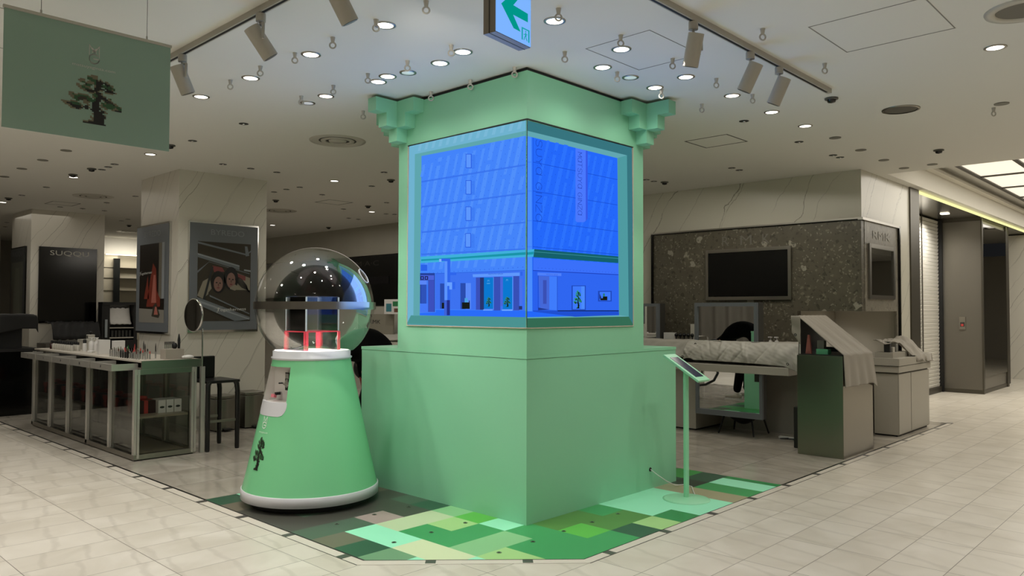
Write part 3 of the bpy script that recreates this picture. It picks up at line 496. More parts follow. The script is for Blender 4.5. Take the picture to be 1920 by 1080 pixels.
# ------------------------------------------------------------------ green corner kiosk with its wrap-around screen
K = thing('display_kiosk', 'tall green square kiosk with a blue wrap-around corner screen and stepped block corners', 'kiosk', (0, 0, 0))
b = MB(); b.box(0, 1.95, 0, 1.95, .0, 1.155, GREEN); b.build('base_cabinet', K)
b = MB(); b.box(-.003, 1.953, -.003, 1.953, 1.158, 1.182, GREEN); b.build('cabinet_top', K)
b = MB(); b.box(0.002, 1.45, 0.002, 1.45, 1.182, 3.20, GREEN)
b.box(0.02, 1.43, .02, 1.43, 3.20, 3.229, BLACK)
b.build('column', K)
# the pictures on the two screen faces
ZT, ZB_ = 2.846, 1.380
for side in 'LR':
    sc_ = MB(); W = 1.318 if side == 'L' else 1.288
    def P3(u, z, lay, side=side):
        e = -.004 - .0004 * lay
        return (e, u, z) if side == 'L' else (u, e, z)
    for col, lay, pts in SCREEN[side]:
        pp = [P3(max(u, -.004), z, lay) for u, z in pts]
        if side == 'L': pp = pp[::-1]
        sc_.poly(pp, emi(col))
    # slanting light streaks, fixing dots of the facade
    def ztop(u): return (2.765 - .072 * (u / 1.2)) if side == 'L' else 2.765 - .055 * u
    def inside(u, z): return max(1.81, min(z, ztop(u) - .02))
    nb = 15
    for i in range(nb):
        u0 = -.18 + i * .096; wd = .028 + .008 * (i % 3); z0, z1 = (1.82, 2.765); lean = .30
        q = []
        for (uu, zz) in ((u0 + lean, z0), (u0, z1)):
            q.append((uu, zz))
        (ua, za), (ub, zb) = q
        def at_z(z): return ua + (ub - ua) * (z - za) / (zb - za)
        if side == 'R': at_z_ = lambda z: .10 + (u0 + (lean) * (z - za) / (zb - za))
        else: at_z_ = at_z
        lo, hi = (.012, 1.165) if side == 'L' else (.09, 1.05)
        for k in range(30):
            zs = z0 + (z1 - z0) * k / 30; ze = z0 + (z1 - z0) * (k + 1) / 30
            a_, c_ = at_z_(zs), at_z_(ze)
            if (k + 3 * i) % 10 == 9 and i % 2: continue
            if min(a_, c_) < lo or max(a_, c_) + wd > hi: continue
            if ze > ztop(max(a_, c_)) - .008: continue
            sc_.poly([P3(u, z, 4.5) for u, z in ((a_, zs), (a_ + wd, zs), (c_ + wd, ze), (c_, ze))], emi('508ffb' if side == 'L' else '2c72fd'))
    if side == 'L':
        for i in range(27):
            for j in range(15):
                u = 1.145 - i * .0425; z = 1.95 + j * .0615 + (i % 2) * .03
                if z < ztop(u) - .012: sc_.poly([P3(a, c, 5.5) for a, c in ((u, z), (u - .004, z), (u - .004, z + .006), (u, z + .006))], emi('2f5cda'))
        for i in range(24):
            u = 1.14 - i * .048; z = 1.79 + (1 - u / 1.2) * .012; sc_.poly([P3(a, c, 5.5) for a, c in ((u, z), (u - .006, z), (u - .006, z + .006), (u, z + .006))], emi('2f5cd8'))
        for i in range(14):
            u = 1.20 - i * .085
            sc_.poly([P3(a, c, 2.5) for a, c in ((u, 2.79), (u - .035, 2.79), (u - .055, 2.842), (u - .02, 2.842))], emi('7ab8d6'))
    else:
        for i in range(24):
            for j in range(13):
                u = .1 + i * .04; z = 1.95 + j * .058 + (i % 2) * .02
                if u < 1.05 and z < ztop(u) - .012: sc_.poly([P3(a, c, 5.5) for a, c in ((u, z), (u + .004, z), (u + .004, z + .006), (u, z + .006))], emi('1a4cc8'))
        for i in range(24):
            u = .11 + i * .04; z = 1.80; sc_.poly([P3(a, c, 5.5) for a, c in ((u, z), (u + .005, z), (u + .005, z + .005), (u, z + .005))], emi('2450c8'))
        # lettering runs downward on the facade, tops to the right
        stroke_text(sc_, 'SUYA GINZA', lambda x, y: P3(.085 + .065 * y, 2.72 - .585 * x, 10), .0045, emi('1846c0'))
        stroke_text(sc_, 'MATSUYA GINZA', lambda x, y: P3(.562 + .05 * y, 2.70 - .475 * x, 10), .0038, emi('2144b8'))
        sc_.text('MATSUYA GINZA', lambda x, y: P3(.2 + .13 * x, 1.756 + .008 * y, 10), emi('2a55c8'))
        sc_.pixels(TREE, lambda x, y: P3(.508 + .10 * x, 1.515 + .138 * y, 10), dict(t=emi('3a9a80'), g=emi('1f7a5a'), k=emi('0c140e'), d=emi('123020')))
    if side == 'L':
        pal = dict(t=emi('3f8a58'), g=emi('1c5a3a'), k=emi('10160f'), d=emi('122a1c'))
        sc_.pixels(TREE, lambda x, y: P3(.404 - .060 * x, 1.528 + .068 * y, 10), pal); sc_.pixels(TREE, lambda x, y: P3(.222 - .072 * x, 1.525 + .072 * y, 10), pal)
        sc_.text('MATSUYA GINZA', lambda x, y: P3(.375 - .15 * x, 1.759 + .01 * y, 10), emi('2a55c8'))
        sc_.strip([(0, 0), (.2, .9), (.5, .3), (.8, .9), (1, 0)], .1, lambda x, y: P3(.385 - .02 * x, 1.71 + .015 * y, 10), emi('62b2ea')); sc_.strip([(0, 0), (.2, .9), (.5, .3), (.8, .9), (1, 0)], .1, lambda x, y: P3(.195 - .02 * x, 1.71 + .015 * y, 10), emi('62b2ea'))
        sc_.poly([P3(u, z, 10) for u, z in ((.392, 1.695), (.358, 1.695), (.358, 1.699), (.392, 1.699))], emi('62b2ea'))
    o = sc_.build('screen', K, label='left screen face showing a pale blue department store facade' if side == 'L' else 'right screen face showing a deeper blue facade with lettering running down it')
    fr = MB(); e = -.006
    def bx(u0, u1, z0, z1, m, d=.008):
        (fr.box(-d, .003, u0, u1, z0, z1, m) if side == 'L' else fr.box(u0, u1, -d, .003, z0, z1, m))
    bx(0, W + .006, ZT, ZT + .008, BLACK); bx(W, W + .006, ZB_ - .006, ZT, mat('thin_frame_edge', 'c9b8a8', .4)); bx(0, W + .006, ZB_ - .008, ZB_ - .002, mat('thin_frame_edge'))
    fr.build('screen_frame', o)
b = MB(); b.box(1.95, 1.956, .08, 1.78, .42, 1.12, mat('added_panel_grey', '24251f', .5)); b.build('added_dark_panel', K)  # unseen dark panel added to darken the reflection in the steel cabinet
cn = MB(); cn.box(-.0105, -.0075, -.0105, -.0075, ZB_, ZT, BLACK); cn.build('screen_corner_edge', K)
# stepped block corners under the ceiling: cubes stepping outward at the two side corners
def capital(cx, cy, sx, sy):
    """corner (cx,cy); sx,sy = outward directions"""
    a = MB(); u = .105; h = .108; z = 3.205
    def cube(i0, i1, j0, j1, k):     # in units of u measured outward from the corner along each axis
        xs_ = sorted((cx + sx * i0 * u, cx + sx * i1 * u)); ys_ = sorted((cy + sy * j0 * u, cy + sy * j1 * u))
        a.box(xs_[0], xs_[1], ys_[0], ys_[1], z - (k + 1) * h, z - k * h, GREEN)
    # top tier: an L of cubes reaching three units out on the diagonal corner
    cube(-2.9, 1.0, -.9, 1.0, 0) if False else None
    cube(0, 1, -3, -1, 0); cube(-3, -1, 0, 1, 0)
    cube(0, 3, -1, 0, 0); cube(-1, 0, 0, 3, 0); cube(0, 1, 0, 1, 0)
    cube(0, 1, -2, -1, 1); cube(-2, -1, 0, 1, 1); cube(0, 2, -1, 0, 1); cube(-1, 0, 0, 2, 1); cube(0, 1, 0, 1, 1)
    cube(0, 1, -1, 0, 2); cube(-1, 0, 0, 1, 2)
    a.build('stepped_corner', K)
capital(0, 1.45, -1, 1); capital(1.45, 0, 1, -1)
# outlet and cable of the tablet stand
b = MB(); b.cyl((1.543, .002, .165), .017, -.006, BLACK, 16, (0, 1, 0)); b.build('cable_hole', K)

# ------------------------------------------------------------------ floor mat of coloured squares
F = thing('floor_mat', 'flat mat of green, mint and grey squares wrapped around the green kiosk', 'floor mat', (0, 0, 0))
CC = dict(M='9becc4', s='bccfa6', m='86c088', B='5cb848', y='a3cf86', G='3f9a5a', g='2f8a4c', o='54873f', D='2f5640', c='cfdcb2', t='a09c7c', d='46463f', e='4a5f4e', b='6a6656', p='a3918c', n='2a3a2c', l='6f9a74', h='3c9448')
cells = {}
rows = {  # y index: colours for x index -5 .. 9
 8: 'D M n e n b G h G h G D G e h', 7: 'b d d e b d h G n D n e h G M', 6: 'd d d d b e h M D h G b h G D', 5: 'd e d d d h h D M G e D G h M',
 4: 'd d d d e b h G M h D M e h G', 3: 'e e p d D e h G G h D M h G D', 2: 'b M s s m G G h M D G h M G D', 1: 'D M G y B G h M D G h D G D e',
 0: 'l c G G M G h h D M G D D h h', -1: 'M c m m G o o G M M M t n D D', -2: 'M M y G G B o o M M M t G M g', -3: 'M M y G G G D y g M M t G M g'}
for j, row in rows.items():
    for i, ch in enumerate(row.split()): cells[(i - 5, j)] = ch
b = MB()
for (i, j), ch in cells.items():
    x0, x1, y0, y1 = .06 + .255 * i, .06 + .255 * (i + 1), .02 + .255 * j, .02 + .255 * (j + 1)
    x1 = min(x1, 2.455); y0 = max(y0, -.733); x0 = max(x0, -1.222)
    if x0 > -.001 and x1 < 1.96 and y0 > -.001 and y1 < 1.96: continue
    pts = [(x0, y0), (x1, y0), (x1, y1), (x0, y1)]; out = []
    for a, p in enumerate(pts):   # clip by x + y > -1.02
        q = pts[(a + 1) % 4]; fa, fb = p[0] + p[1] + 1.02, q[0] + q[1] + 1.02
        if fa >= 0: out.append(p)
        if fa * fb < 0: s_ = fa / (fa - fb); out.append((p[0] + (q[0] - p[0]) * s_, p[1] + (q[1] - p[1]) * s_))
    if len(out) < 3: continue
    b.poly([(x, y, .004) for x, y in out], mat('mat_' + ch, CC[ch], .33, spec=.4))
b.build('mat_surface', F)
b = MB(); b.prism([(-1.222, .202, 0), (-.287, -.733, 0), (2.455, -.733, 0), (2.455, 2.315, 0), (-1.222, 2.315, 0)], (0, 0, .0035), DGREY); b.build('mat_backing', F)
for (x, y) in ((-.243, .99), (-.563, .99), (-.892, .98), (-.249, .355), (-.565, .349), (-.88, .35), (-.558, -.282), (.076, -.275), (.389, -.275), (-.245, -.282), (.699, -.276)):
    b = MB(); b.cyl((x, y, .004), .016, .0025, STEEL, 14); b.cyl((x, y, .0062), .009, .001, DGREY, 10); b.build('floor_fastener', F)

# ------------------------------------------------------------------ tablet stand
T = thing('tablet_stand', 'mint green tablet stand with sloping top, round foot and slim post', 'tablet stand', (1.436, -.409, .004))
MINT = mat('mint_paint', '93d6ac', .35)
b = MB(); b.lathe((1.436, -.409, .004), [(.185, 0), (.185, .004), (.17, .008), (.03, .02), (.02, .02)], MINT, 48, cap0=True, cap1=True); b.build('foot', T)
b = MB(); b.cyl((1.436, -.409, .02), .0215, 1.02, MINT, 24); b.build('post', T)
b = MB(); c = Vector((1.436, -.411, 1.045)); ay = Vector((0, -.158, -.095)); nz = ay.cross(Vector((-1, 0, 0))).normalized()
if nz.z < 0: nz = -nz
b.obox(c, (.088, 0, 0), ay, nz * .009, MINT); b.build('tablet_case', T, bevel=.002)
b = MB(); b.obox(c + nz * .0098 + ay * .0, (.058, 0, 0), ay * .74, nz * .0012, mat('dark_tablet_screen', '1a2340', .08)); b.build('tablet_screen', T)
b = MB(); b.tube([(1.543, -.004, .165), (1.58, -.05, .12), (1.66, -.09, .06), (1.74, -.12, .02), (1.86, -.14, .009), (1.84, -.22, .008), (1.68, -.33, .009), (1.585, -.40, .012)], .004, WHITE, 8); b.build('power_cable', label='thin white cable from the green kiosk to the tablet stand', cat='cable')

# ------------------------------------------------------------------ capsule machine
mx, my = -.625, 1.745
Mc = thing('capsule_machine', 'green cone shaped capsule machine with a large clear globe on top', 'capsule machine', (mx, my, .004))
PW = mat('machine_white', 'd2d2d6', .3); GM = mat('green_gloss_cone', '7fcf97', .16, spec=.55)
b = MB(); b.lathe((mx, my, .004), [(.455, 0), (.455, .046)], BLACK, 64, cap0=True, cap1=True); b.build('plinth', Mc)
b = MB(); b.lathe((mx, my, 0), [(.50, .05), (.529, .056), (.527, .125), (.522, .13)], PW, 96, cap0=True, cap1=True); b.build('base_ring', Mc)
def cone_r(z): return .519 + (.302 - .519) * ((z - .13) / (1.112 - .13))**.94
ang0 = PI   # the dispenser faces the walkway (-X)
NA, NZ = 180, 60
def niche(a, z):
    d = abs((a - PI + PI) % (2 * PI) - PI) if False else abs(a - PI)
    if z > 1.065 or z < .70: return False
    w = math.radians(29)
    if z < .78: w *= math.sqrt(max(0, 1 - ((.78 - z) / .08)**2)) * .35 + .65 if z > .70 else 0
    return d < w
b = MB()
def cone_pt(u, v):
    a = 2 * PI * u; z = .13 + (1.112 - .13) * v; r = cone_r(z); return (mx + r * math.cos(a), my + r * math.sin(a), z)
b.grid(cone_pt, NA, NZ, GM, skip=lambda u, v: niche(2 * PI * u, .13 + .982 * v)); b.build('cone_body', Mc)
# dispenser niche
b = MB(); NW = mat('niche_white', 'cfcac4', .35)
h = math.radians(29)
def npt(a, z, r): return (mx + r * math.cos(a), my + r * math.sin(a), z)
back = .245
yb = .140
b.poly([(mx - back, my - yb, .80), (mx - back, my + yb, .80), (mx - back, my + yb, 1.07), (mx - back, my - yb, 1.07)], NW)
for s_ in (-1, 1):
    b.grid(lambda u, v: tuple(Vector((mx - back, my + s_ * yb, .78 + .29 * v)).lerp(Vector(npt(PI - s_ * h, .78 + .29 * v, cone_r(.78 + .29 * v))), u)), 4, 8, NW)
b.grid(lambda u, v: tuple(Vector((mx - back, my + yb - 2 * yb * v, 1.067)).lerp(Vector(npt(PI - h + 2 * h * v, 1.067, cone_r(1.067))), u)), 3, 10, NW)
b.grid(lambda u, v: tuple(Vector((mx - back, my + yb - 2 * yb * v, .80)).lerp(Vector(npt(PI - h + 2 * h * v, .79, cone_r(.79) - .012)), u)), 3, 10, NW)
b.build('dispenser_niche', Mc)
b = MB()
b.grid(lambda u, v: npt(PI + (2 * u - 1) * h * (math.sqrt(max(0, 1 - max(0, (.78 - (.697 + .103 * v)) / .083)**2)) * .35 + .66), .697 + .103 * v, cone_r(.697 + .103 * v) + .002), 24, 10, PW)
b.grid(lambda u, v: npt(PI + (2 * u - 1) * h, .80, cone_r(.80) + .002 - .02 * v), 24, 1, PW); b.build('tray_lip', Mc)
b = MB(); cz = 1.0; cyy = my - .088
b.box(mx - back - .022, mx - back, cyy - .032, cyy + .032, .885, 1.02, BLACKG); b.box(mx - back - .026, mx - back - .022, cyy - .024, cyy + .024, .975, 1.012, CHROME); b.box(mx - back - .026, mx - back - .022, cyy - .012, cyy + .012, .945, .97, CHROME)
b.build('coin_mechanism', Mc)
b2 = MB(); b2.cyl((mx - back - .022, cyy, .935), .028, -.008, CHROME, 24, (1, 0, 0)); b2.obox((mx - back - .04, cyy, .935), (.012, 0, 0), (0, .034, .008), (0, 0, .006), CHROME); b2.tube([(mx - back - .02, cyy + .03, .94), (mx - back - .07, cyy + .045, .94)], .006, BLACK, 8); b2.build('turning_knob', Mc)
b2 = MB(); b2.cyl((mx - back, my + .035, .86), .008, -.014, CHROME, 12, (1, 0, 0)); b2.obox((mx - back - .03, my + .04, .853), (.018, 0, .0), (0, .014, 0), (0, 0, .010), BLACK); b2.build('lock_key', Mc)
b2 = MB(); b2.obox((mx - back - .05, my + .062, .835), (.014, .006, -.004), (-.004, .016, 0), (.002, 0, .012), mat('pink_tag', 'e07a86', .5)); b2.build('key_tag', Mc)
# emblem, web address and pixel tree on the cone
def cmap(a_c, aw, z0, zh):
    return lambda x, y: npt(a_c + aw * (x - .5) * 1.0, z0 + zh * y, cone_r(z0 + zh * y) + .0022)
LET = mat('pale_lettering', 'd5e8da', .5)
b = MB()
fn = cmap(PI, .14, .605, .085)
EMB_M = [(.05, .45), (.05, 1), (.5, .62), (.95, 1), (.95, .38)]; EMB_X = ([(.32, .62), (.68, .84)], [(.32, .84), (.68, .62)])
EMB_G = [(.9, .4)] + [(.5 + .45 * math.cos(t_), .26 + .26 * math.sin(t_)) for t_ in [math.radians(40 + 320 * k / 24) for k in range(25)] if True] + [(.93, .26), (.5, .26)]
EMB_G = [(.5 + .45 * math.cos(math.radians(45 + 315 * k / 24)), .26 + .26 * math.sin(math.radians(45 + 315 * k / 24))) for k in range(25)] + [(.42, .26)]
for seg in (EMB_M, EMB_G): b.strip(seg, .09, fn, LET)
b.text('matsuyaginza.com', cmap(PI, .30, .565, .016), LET); b.build('emblem', Mc)
b = MB(); TK = dict(t=mat('tree_brown', '3a4a35', .4), g=mat('tree_green', '1f4a2a', .4), k=mat('tree_black', '0e0e0b', .4), d=mat('tree_dark', '241f17', .4))
b.pixels(TREE, cmap(PI, .34, .30, .24), TK); b.build('pixel_tree_print', Mc)
# white collar with a lit top, globe, steel band
b = MB(); b.lathe((mx, my, 0), [(.302, 1.112), (.312, 1.122), (.312, 1.13), (.300, 1.135), (.300, 1.178), (.29, 1.182)], PW, 96); b.build('collar', Mc)
b = MB(); b.lathe((mx, my, 0), [(.29, 1.18), (0.001, 1.181)], mat('lit_white_disc', 'ffffff', .5, emit='fff4ea', es=2.2), 64); b.build('lit_base_disc', Mc)
gx, gy, gz, gr = mx + .02, my - .012, 1.533, .4636
b = MB(); a0 = math.acos(-.352 / gr)
b.lathe((gx, gy, gz), [(gr * math.sin(a0 * k / 60), gr * math.cos(a0 * k / 60)) for k in range(61)], clear('globe_acrylic', 'f4f6f6', 1.42, .012, .97, .5), 96); b.build('globe', Mc)
b = MB(); b.lathe((gx, gy, gz), [(.466, -.029), (.474, -.029), (.474, .029), (.466, .029), (.466, -.029)], STEEL, 160, smooth=False); b.build('globe_band', Mc)
dv = Vector((.848, -.53, 0)) * .367 + Vector((-.53, -.848, 0)) * .155 + Vector((0, 0, .236)); dv.normalize()
b = MB(); b.ring(Vector((gx, gy, gz)) + dv * gr, .062, .0026, WHITE, 32, 8, dv); b.build('port_ring', Mc)
# acrylic display boxes inside the globe
PK = mat('pink_red_acrylic', 'e0323f', .25, emit='e0323f', es=.12) if False else mat('pink_red_acrylic', 'e8485a', .25)
D_ = thing('acrylic_riser', 'low clear acrylic riser with red top and edges inside the globe', 'display riser', (mx, my, 1.182))
b = MB(); s2 = .155; z0, z1 = 1.183, 1.325
for sx_ in (-1, 1): b.box(mx + sx_ * s2 - .003, mx + sx_ * s2 + .003, my - s2, my + s2, z0, z1, ACRYL); b.box(mx - s2, mx + s2, my + sx_ * s2 - .003, my + sx_ * s2 + .003, z0, z1, ACRYL)
b.build('clear_wall', D_)
b = MB(); b.box(mx - s2, mx + s2, my - s2, my + s2, z1, z1 + .008, PK); b.build('red_top', D_)
for i_, j_ in ((-1, -1), (1, -1), (-1, 1), (1, 1)):
    b = MB(); w_ = .022; x_ = mx + i_ * s2; y_ = my + j_ * s2; b.box(min(x_, x_ - i_ * w_), max(x_, x_ - i_ * w_), y_ - .004, y_ + .004, z0, z1, PK); b.box(x_ - .004, x_ + .004, min(y_, y_ - j_ * w_), max(y_, y_ - j_ * w_), z0, z1, PK); b.build('red_edge', D_)
D2 = thing('acrylic_display_box', 'tall clear acrylic box standing on the red riser inside the globe', 'display box', (mx, my, 1.334))
b = MB(); s2 = .145; z0, z1 = 1.334, 1.60
for sx_ in (-1, 1): b.box(mx + sx_ * s2 - .003, mx + sx_ * s2 + .003, my - s2, my + s2, z0, z1, ACRYL); b.box(mx - s2, mx + s2, my + sx_ * s2 - .003, my + sx_ * s2 + .003, z0, z1, ACRYL)
b.box(mx - s2, mx + s2, my - s2, my + s2, z1, z1 + .006, ACRYL); b.build('clear_wall', D2)
for i_, j_ in ((-1, -1), (1, -1), (-1, 1), (1, 1)):
    b = MB(); b.box(mx + i_ * s2 - .005, mx + i_ * s2 + .005, my + j_ * s2 - .005, my + j_ * s2 + .005, z0, z1, mat('frosted_edge', 'c8d0d4', .3)); b.build('corner_edge', D2)
lamp('POINT', (mx, my, 1.25), 2.5, color=(1, .95, .9), r=.08)

# ------------------------------------------------------------------ ceiling fittings
GLOW = mat('lit_lamp_disc', 'ffffff', .5, emit='fff6e6', es=5.0); GDIM = mat('faint_glow_reflector', 'e8e8e8', .15, .6, emit='dfe8f4', es=.35)  # second one: faint emission on the reflectors of the unlit downlights
ORD = ['first', 'second', 'third', 'fourth', 'fifth', 'sixth', 'seventh', 'eighth', 'ninth', 'tenth', 'eleventh', 'twelfth', 'thirteenth', 'fourteenth', 'fifteenth']
def where(x, y):
    """says where a ceiling fitting sits by things one can find"""
    if y < -.2 and x > 3: return 'over the walkway by the terrazzo'
    if y < -.2 and x > .2: return 'along the tablet stand side'
    if x < -1.0 and y < 2.6: return 'over the walkway by the banner'
    if x < -.2 and y < 2.6: return 'above the capsule machine'
    if y < -.2: return 'beside the exit sign'
    if x < -.2 and y < 8.2: return 'above the glass makeup counter'
    if x < 1.3 and y < 8.2: return 'above the poster pillar'
    if x < 1.3: return 'above the black panel pillar'
    if y < 2.6: return 'before the terrazzo wall'
    if x < 3: return 'over the middle aisle'
    return 'near the black fascia'
CNT = {}
def clabel(desc, kind, x, y):
    k = (kind, where(x, y)); CNT[k] = CNT.get(k, 0) + 1; n = CNT[k]
    return '%s %s, %s nearest' % (desc, where(x, y), ORD[min(n - 1, 14)]), k
def sort_near(pts): return sorted(pts, key=lambda p: math.hypot(p[0] + 3.98, p[1] + 3.64))
def one_of(pts, desc, kind, cat, name, proto_fn, group):
    pr = None
    for x, y in sort_near(pts):
        lab, _ = clabel(desc, kind, x, y)
        if pr is None:
            pr = proto_fn(); pr.location = (x, y, ZC); tag(pr, lab, cat, group)
        else: copy_tree(pr, loc=(x, y, ZC), label=lab, group=group)
def mk_lit():
    t = thing('ceiling_downlight', None, None, (0, 0, 0)); 
    b = MB(); b.lathe((0, 0, 0), [(.066, 0), (.066, -.004), (.052, -.006), (.050, .0)], STEEL, 28); b.build('trim_ring', t, local=True)
    b = MB(); b.lathe((0, 0, 0), [(.051, -.003), (.001, -.003)], GLOW, 28); b.build('lamp_lens', t, local=True); return t
one_of(CD['lit'], 'lit round downlight', 'lit', 'ceiling light', 'ceiling_downlight', mk_lit, 'lit round ceiling downlights')
for x, y in CD['lit']:
    far = (y > 2.6 and x > -1) or x > 3.5 and y > 0
    lamp('SPOT', (x, y, ZC - .02), (LP['far'] * (1.7 if x < 1.3 and y < 8.2 else 1)) if far else (LP['walk'] if (x < -.9 or y < -1) else LP['inner']), aim=(x, y, 0), spot=150 if (x > -.9 and y > -1 and not far) else 118, blend=.8, r=.05)
def mk_dim():
    t = thing('adjustable_downlight', None, None)
    b = MB(); b.lathe((0, 0, 0), [(.062, 0), (.062, -.004), (.046, -.005)], STEEL, 28); b.build('trim_ring', t, local=True)
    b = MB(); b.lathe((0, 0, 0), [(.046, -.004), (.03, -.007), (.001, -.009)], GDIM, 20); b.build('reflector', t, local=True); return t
one_of(CD['dim'], 'unlit silvery downlight', 'dim', 'ceiling light', 'adjustable_downlight', mk_dim, 'unlit silvery downlights')
def mk_small():
    t = thing('small_spotlight', None, None)
    b = MB(); b.lathe((0, 0, 0), [(.044, 0), (.044, -.003), (.036, -.004), (.001, -.0035)], mat('slot_black', '171612', .4), 20); b.build('black_recess', t, local=True)
    b = MB(); b.ball((0, 0, -.005), .015, CHROME, 10, 6, (1, 1, .6)); b.build('chrome_spot', t, local=True); return t
one_of(CD['small'], 'small dark recessed spot', 'small', 'spotlight', 'small_spotlight', mk_small, 'small recessed spots')
def mk_disc():
    t = thing('ceiling_speaker', None, None); b = MB(); b.cyl((0, 0, -.006), .056, .006, mat('grey_disc', '7d7a70', .6), 24); b.build('grille_disc', t, local=True); return t
one_of(CD['disc'], 'flat grey ceiling disc', 'disc', 'ceiling speaker', 'ceiling_speaker', mk_disc, 'flat grey ceiling discs')
def mk_det():
    t = thing('smoke_detector', None, None); b = MB(); b.lathe((0, 0, 0), [(.052, 0), (.052, -.012), (.03, -.016)], mat('detector_rim', '55534a', .5), 20); b.build('rim', t, local=True)
    b = MB(); b.lathe((0, 0, 0), [(.036, -.012), (.03, -.035), (.001, -.042)], mat('detector_black', '101010', .2), 20); b.build('dark_dome', t, local=True); return t
one_of(CD['det'], 'small black domed detector', 'det', 'detector', 'smoke_detector', mk_det, 'black domed detectors')
def mk_hook():
    t = thing('ceiling_ring_hook', None, None); b = MB(); b.lathe((0, 0, 0), [(.016, 0), (.014, -.01), (.011, -.03), (.009, -.036), (.001, -.037)], OFFW, 14); b.build('stem', t, local=True)
    b = MB(); b.ring((0, 0, -.052), .0185, .0055, OFFW, 20, 8, (-.6, -.8, 0)); b.build('ring', t, local=True); return t
one_of(CD['hook'], 'white ring hook hanging', 'hook', 'hook', 'ceiling_ring_hook', mk_hook, 'white ring hooks')
VN = ['large round air diffuser in the ceiling over the aisle left of the kiosk', 'round air diffuser above the black lettered panel pillar', 'round air diffuser beside the poster pillar, above the clear globe', 'small far round air diffuser left of the poster pillar']
for (x, y), lab in zip(CD['ring'], VN):
    t = thing('air_diffuser', lab, 'air vent', (x, y, ZC), 'round air diffusers')
    b = MB(); b.lathe((x, y, ZC), [(.285, 0), (.28, -.008), (.24, -.012), (.19, -.002)], OFFW, 40); b.build('outer_ring', t)
    b = MB(); b.lathe((x, y, ZC), [(.17, -.001), (.165, -.012), (.13, -.012), (.12, -.002)], OFFW, 40); b.build('inner_ring', t)
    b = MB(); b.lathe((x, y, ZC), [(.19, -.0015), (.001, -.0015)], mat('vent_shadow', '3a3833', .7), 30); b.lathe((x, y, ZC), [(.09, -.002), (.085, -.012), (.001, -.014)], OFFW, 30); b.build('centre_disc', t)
(x, y), (x2, y2) = CD['big']
t = thing('ceiling_speaker', 'large round flush ceiling unit cut off by the top right corner', 'ceiling speaker', (x, y, ZC)); b = MB(); b.lathe((x, y, ZC), [(.20, 0), (.195, -.01), (.15, -.012), (.14, 0)], OFFW, 40); b.build('outer_ring', t)
b = MB(); b.lathe((x, y, ZC), [(.145, -.002), (.001, -.003)], mat('grey_grille', '6b675e', .6), 30); b.build('grille', t)
t = thing('ceiling_speaker', 'dark oval looking round ceiling grille right of the track lights', 'ceiling speaker', (x2, y2, ZC)); b = MB(); b.lathe((x2, y2, ZC), [(.15, 0), (.148, -.008), (.132, -.009)], STEEL_D, 40); b.build('outer_ring', t)
b = MB(); b.lathe((x2, y2, ZC), [(.134, -.004), (.001, -.006)], mat('brown_grille', '4d4a40', .5), 30); b.build('grille', t)
HL = mat('hatch_joint', '34322c', .6); HL2 = mat('hatch_joint_pale', '8f8d86', .7)
def hatch(x0, x1, y0, y1, lab, m=HL, w=.012):
    b = MB()
    b.box(x0, x1, y0, y0 + w, ZC - .002, ZC, m); b.box(x0, x1, y1 - w, y1, ZC - .002, ZC, m); b.box(x0, x0 + w, y0, y1, ZC - .002, ZC, m); b.box(x1 - w, x1, y0, y1, ZC - .002, ZC, m)
    b.build('ceiling_access_hatch', label=lab, cat='ceiling hatch', group='square ceiling hatches')
hatch(2.89, 3.33, -.01, .465, 'dark edged square ceiling hatch right of the kiosk'); hatch(2.76, 3.21, 6.72, 7.14, 'dark edged square ceiling hatch over the aisle above the globe'); hatch(-.15, .26, 10.13, 10.59, 'dark edged square ceiling hatch above the black panel pillar')
hatch(.0, .62, -1.02, -.52, 'faint pale square ceiling hatch between the kiosk and the right light track', HL2, .005); hatch(.62, 1.25, -2.4, -1.75, 'faint pale square hatch at the top edge above the right light track', HL2, .006)
hatch(-3.2, -2.55, 1.5, 2.3, 'faint pale square hatch above the hanging banner', HL2, .006)
# light tracks and their heads
HEADM = mat('track_head_beige', 'b3aea2', .45)
def head(track, p, d, lab):
    t = thing('track_spotlight', lab, 'spotlight', (p[0], p[1], 3.19), 'cylinder spotlights on the ceiling tracks')
    p = Vector(p); d = Vector(d).normalized(); b = MB(); b.cyl((p.x, p.y, 3.145), .028, .045, HEADM, 16); b.build('track_adapter', t)
    side = Vector((d.y, -d.x, 0)); side = side.normalized() if side.length > .01 else Vector((1, 0, 0))
    b = MB(); b.tube([Vector((p.x, p.y, 3.145)), Vector((p.x, p.y, 3.125)), Vector((p.x, p.y, 3.12)) + side * .058, Vector((p.x, p.y, 3.03)) + side * .058], .009, HEADM, 8); b.build('yoke', t)
    c = Vector((p.x, p.y, 3.03)); b = MB(); b.cyl(c - d * .09, .046, .19, HEADM, 28, d); b.build('lamp_housing', t)
    b = MB(); b.cyl(c + d * .1, .040, .002, mat('lamp_front', '2b2a28', .3), 24, d); b.build('lens', t)
    return c + d * .12
def track(p0, p1, lab):
    t = thing('light_track', lab, 'light track', p0); a, c = Vector(p0), Vector(p1); d = (c - a).normalized(); n = Vector((-d.y, d.x, 0))
    b = MB(); m_ = (a + c) / 2; hl = (c - a).length / 2
    b.obox((m_.x, m_.y, 3.212), d * hl, n * .018, (0, 0, .018), HEADM); b.build('rail', t)
    b = MB(); b.obox((m_.x, m_.y, 3.1935), d * (hl - .05), n * .008, (0, 0, .001), BLACK); b.build('rail_slot', t)
track((-1.82, -2.2, 3.23), (-1.82, 2.05, 3.23), 'grey ceiling light track over the walkway by the hanging banner'); track((-2.5, -1.335, 3.23), (2.03, -1.335, 3.23), 'grey ceiling light track running right of the exit sign to its end cap')
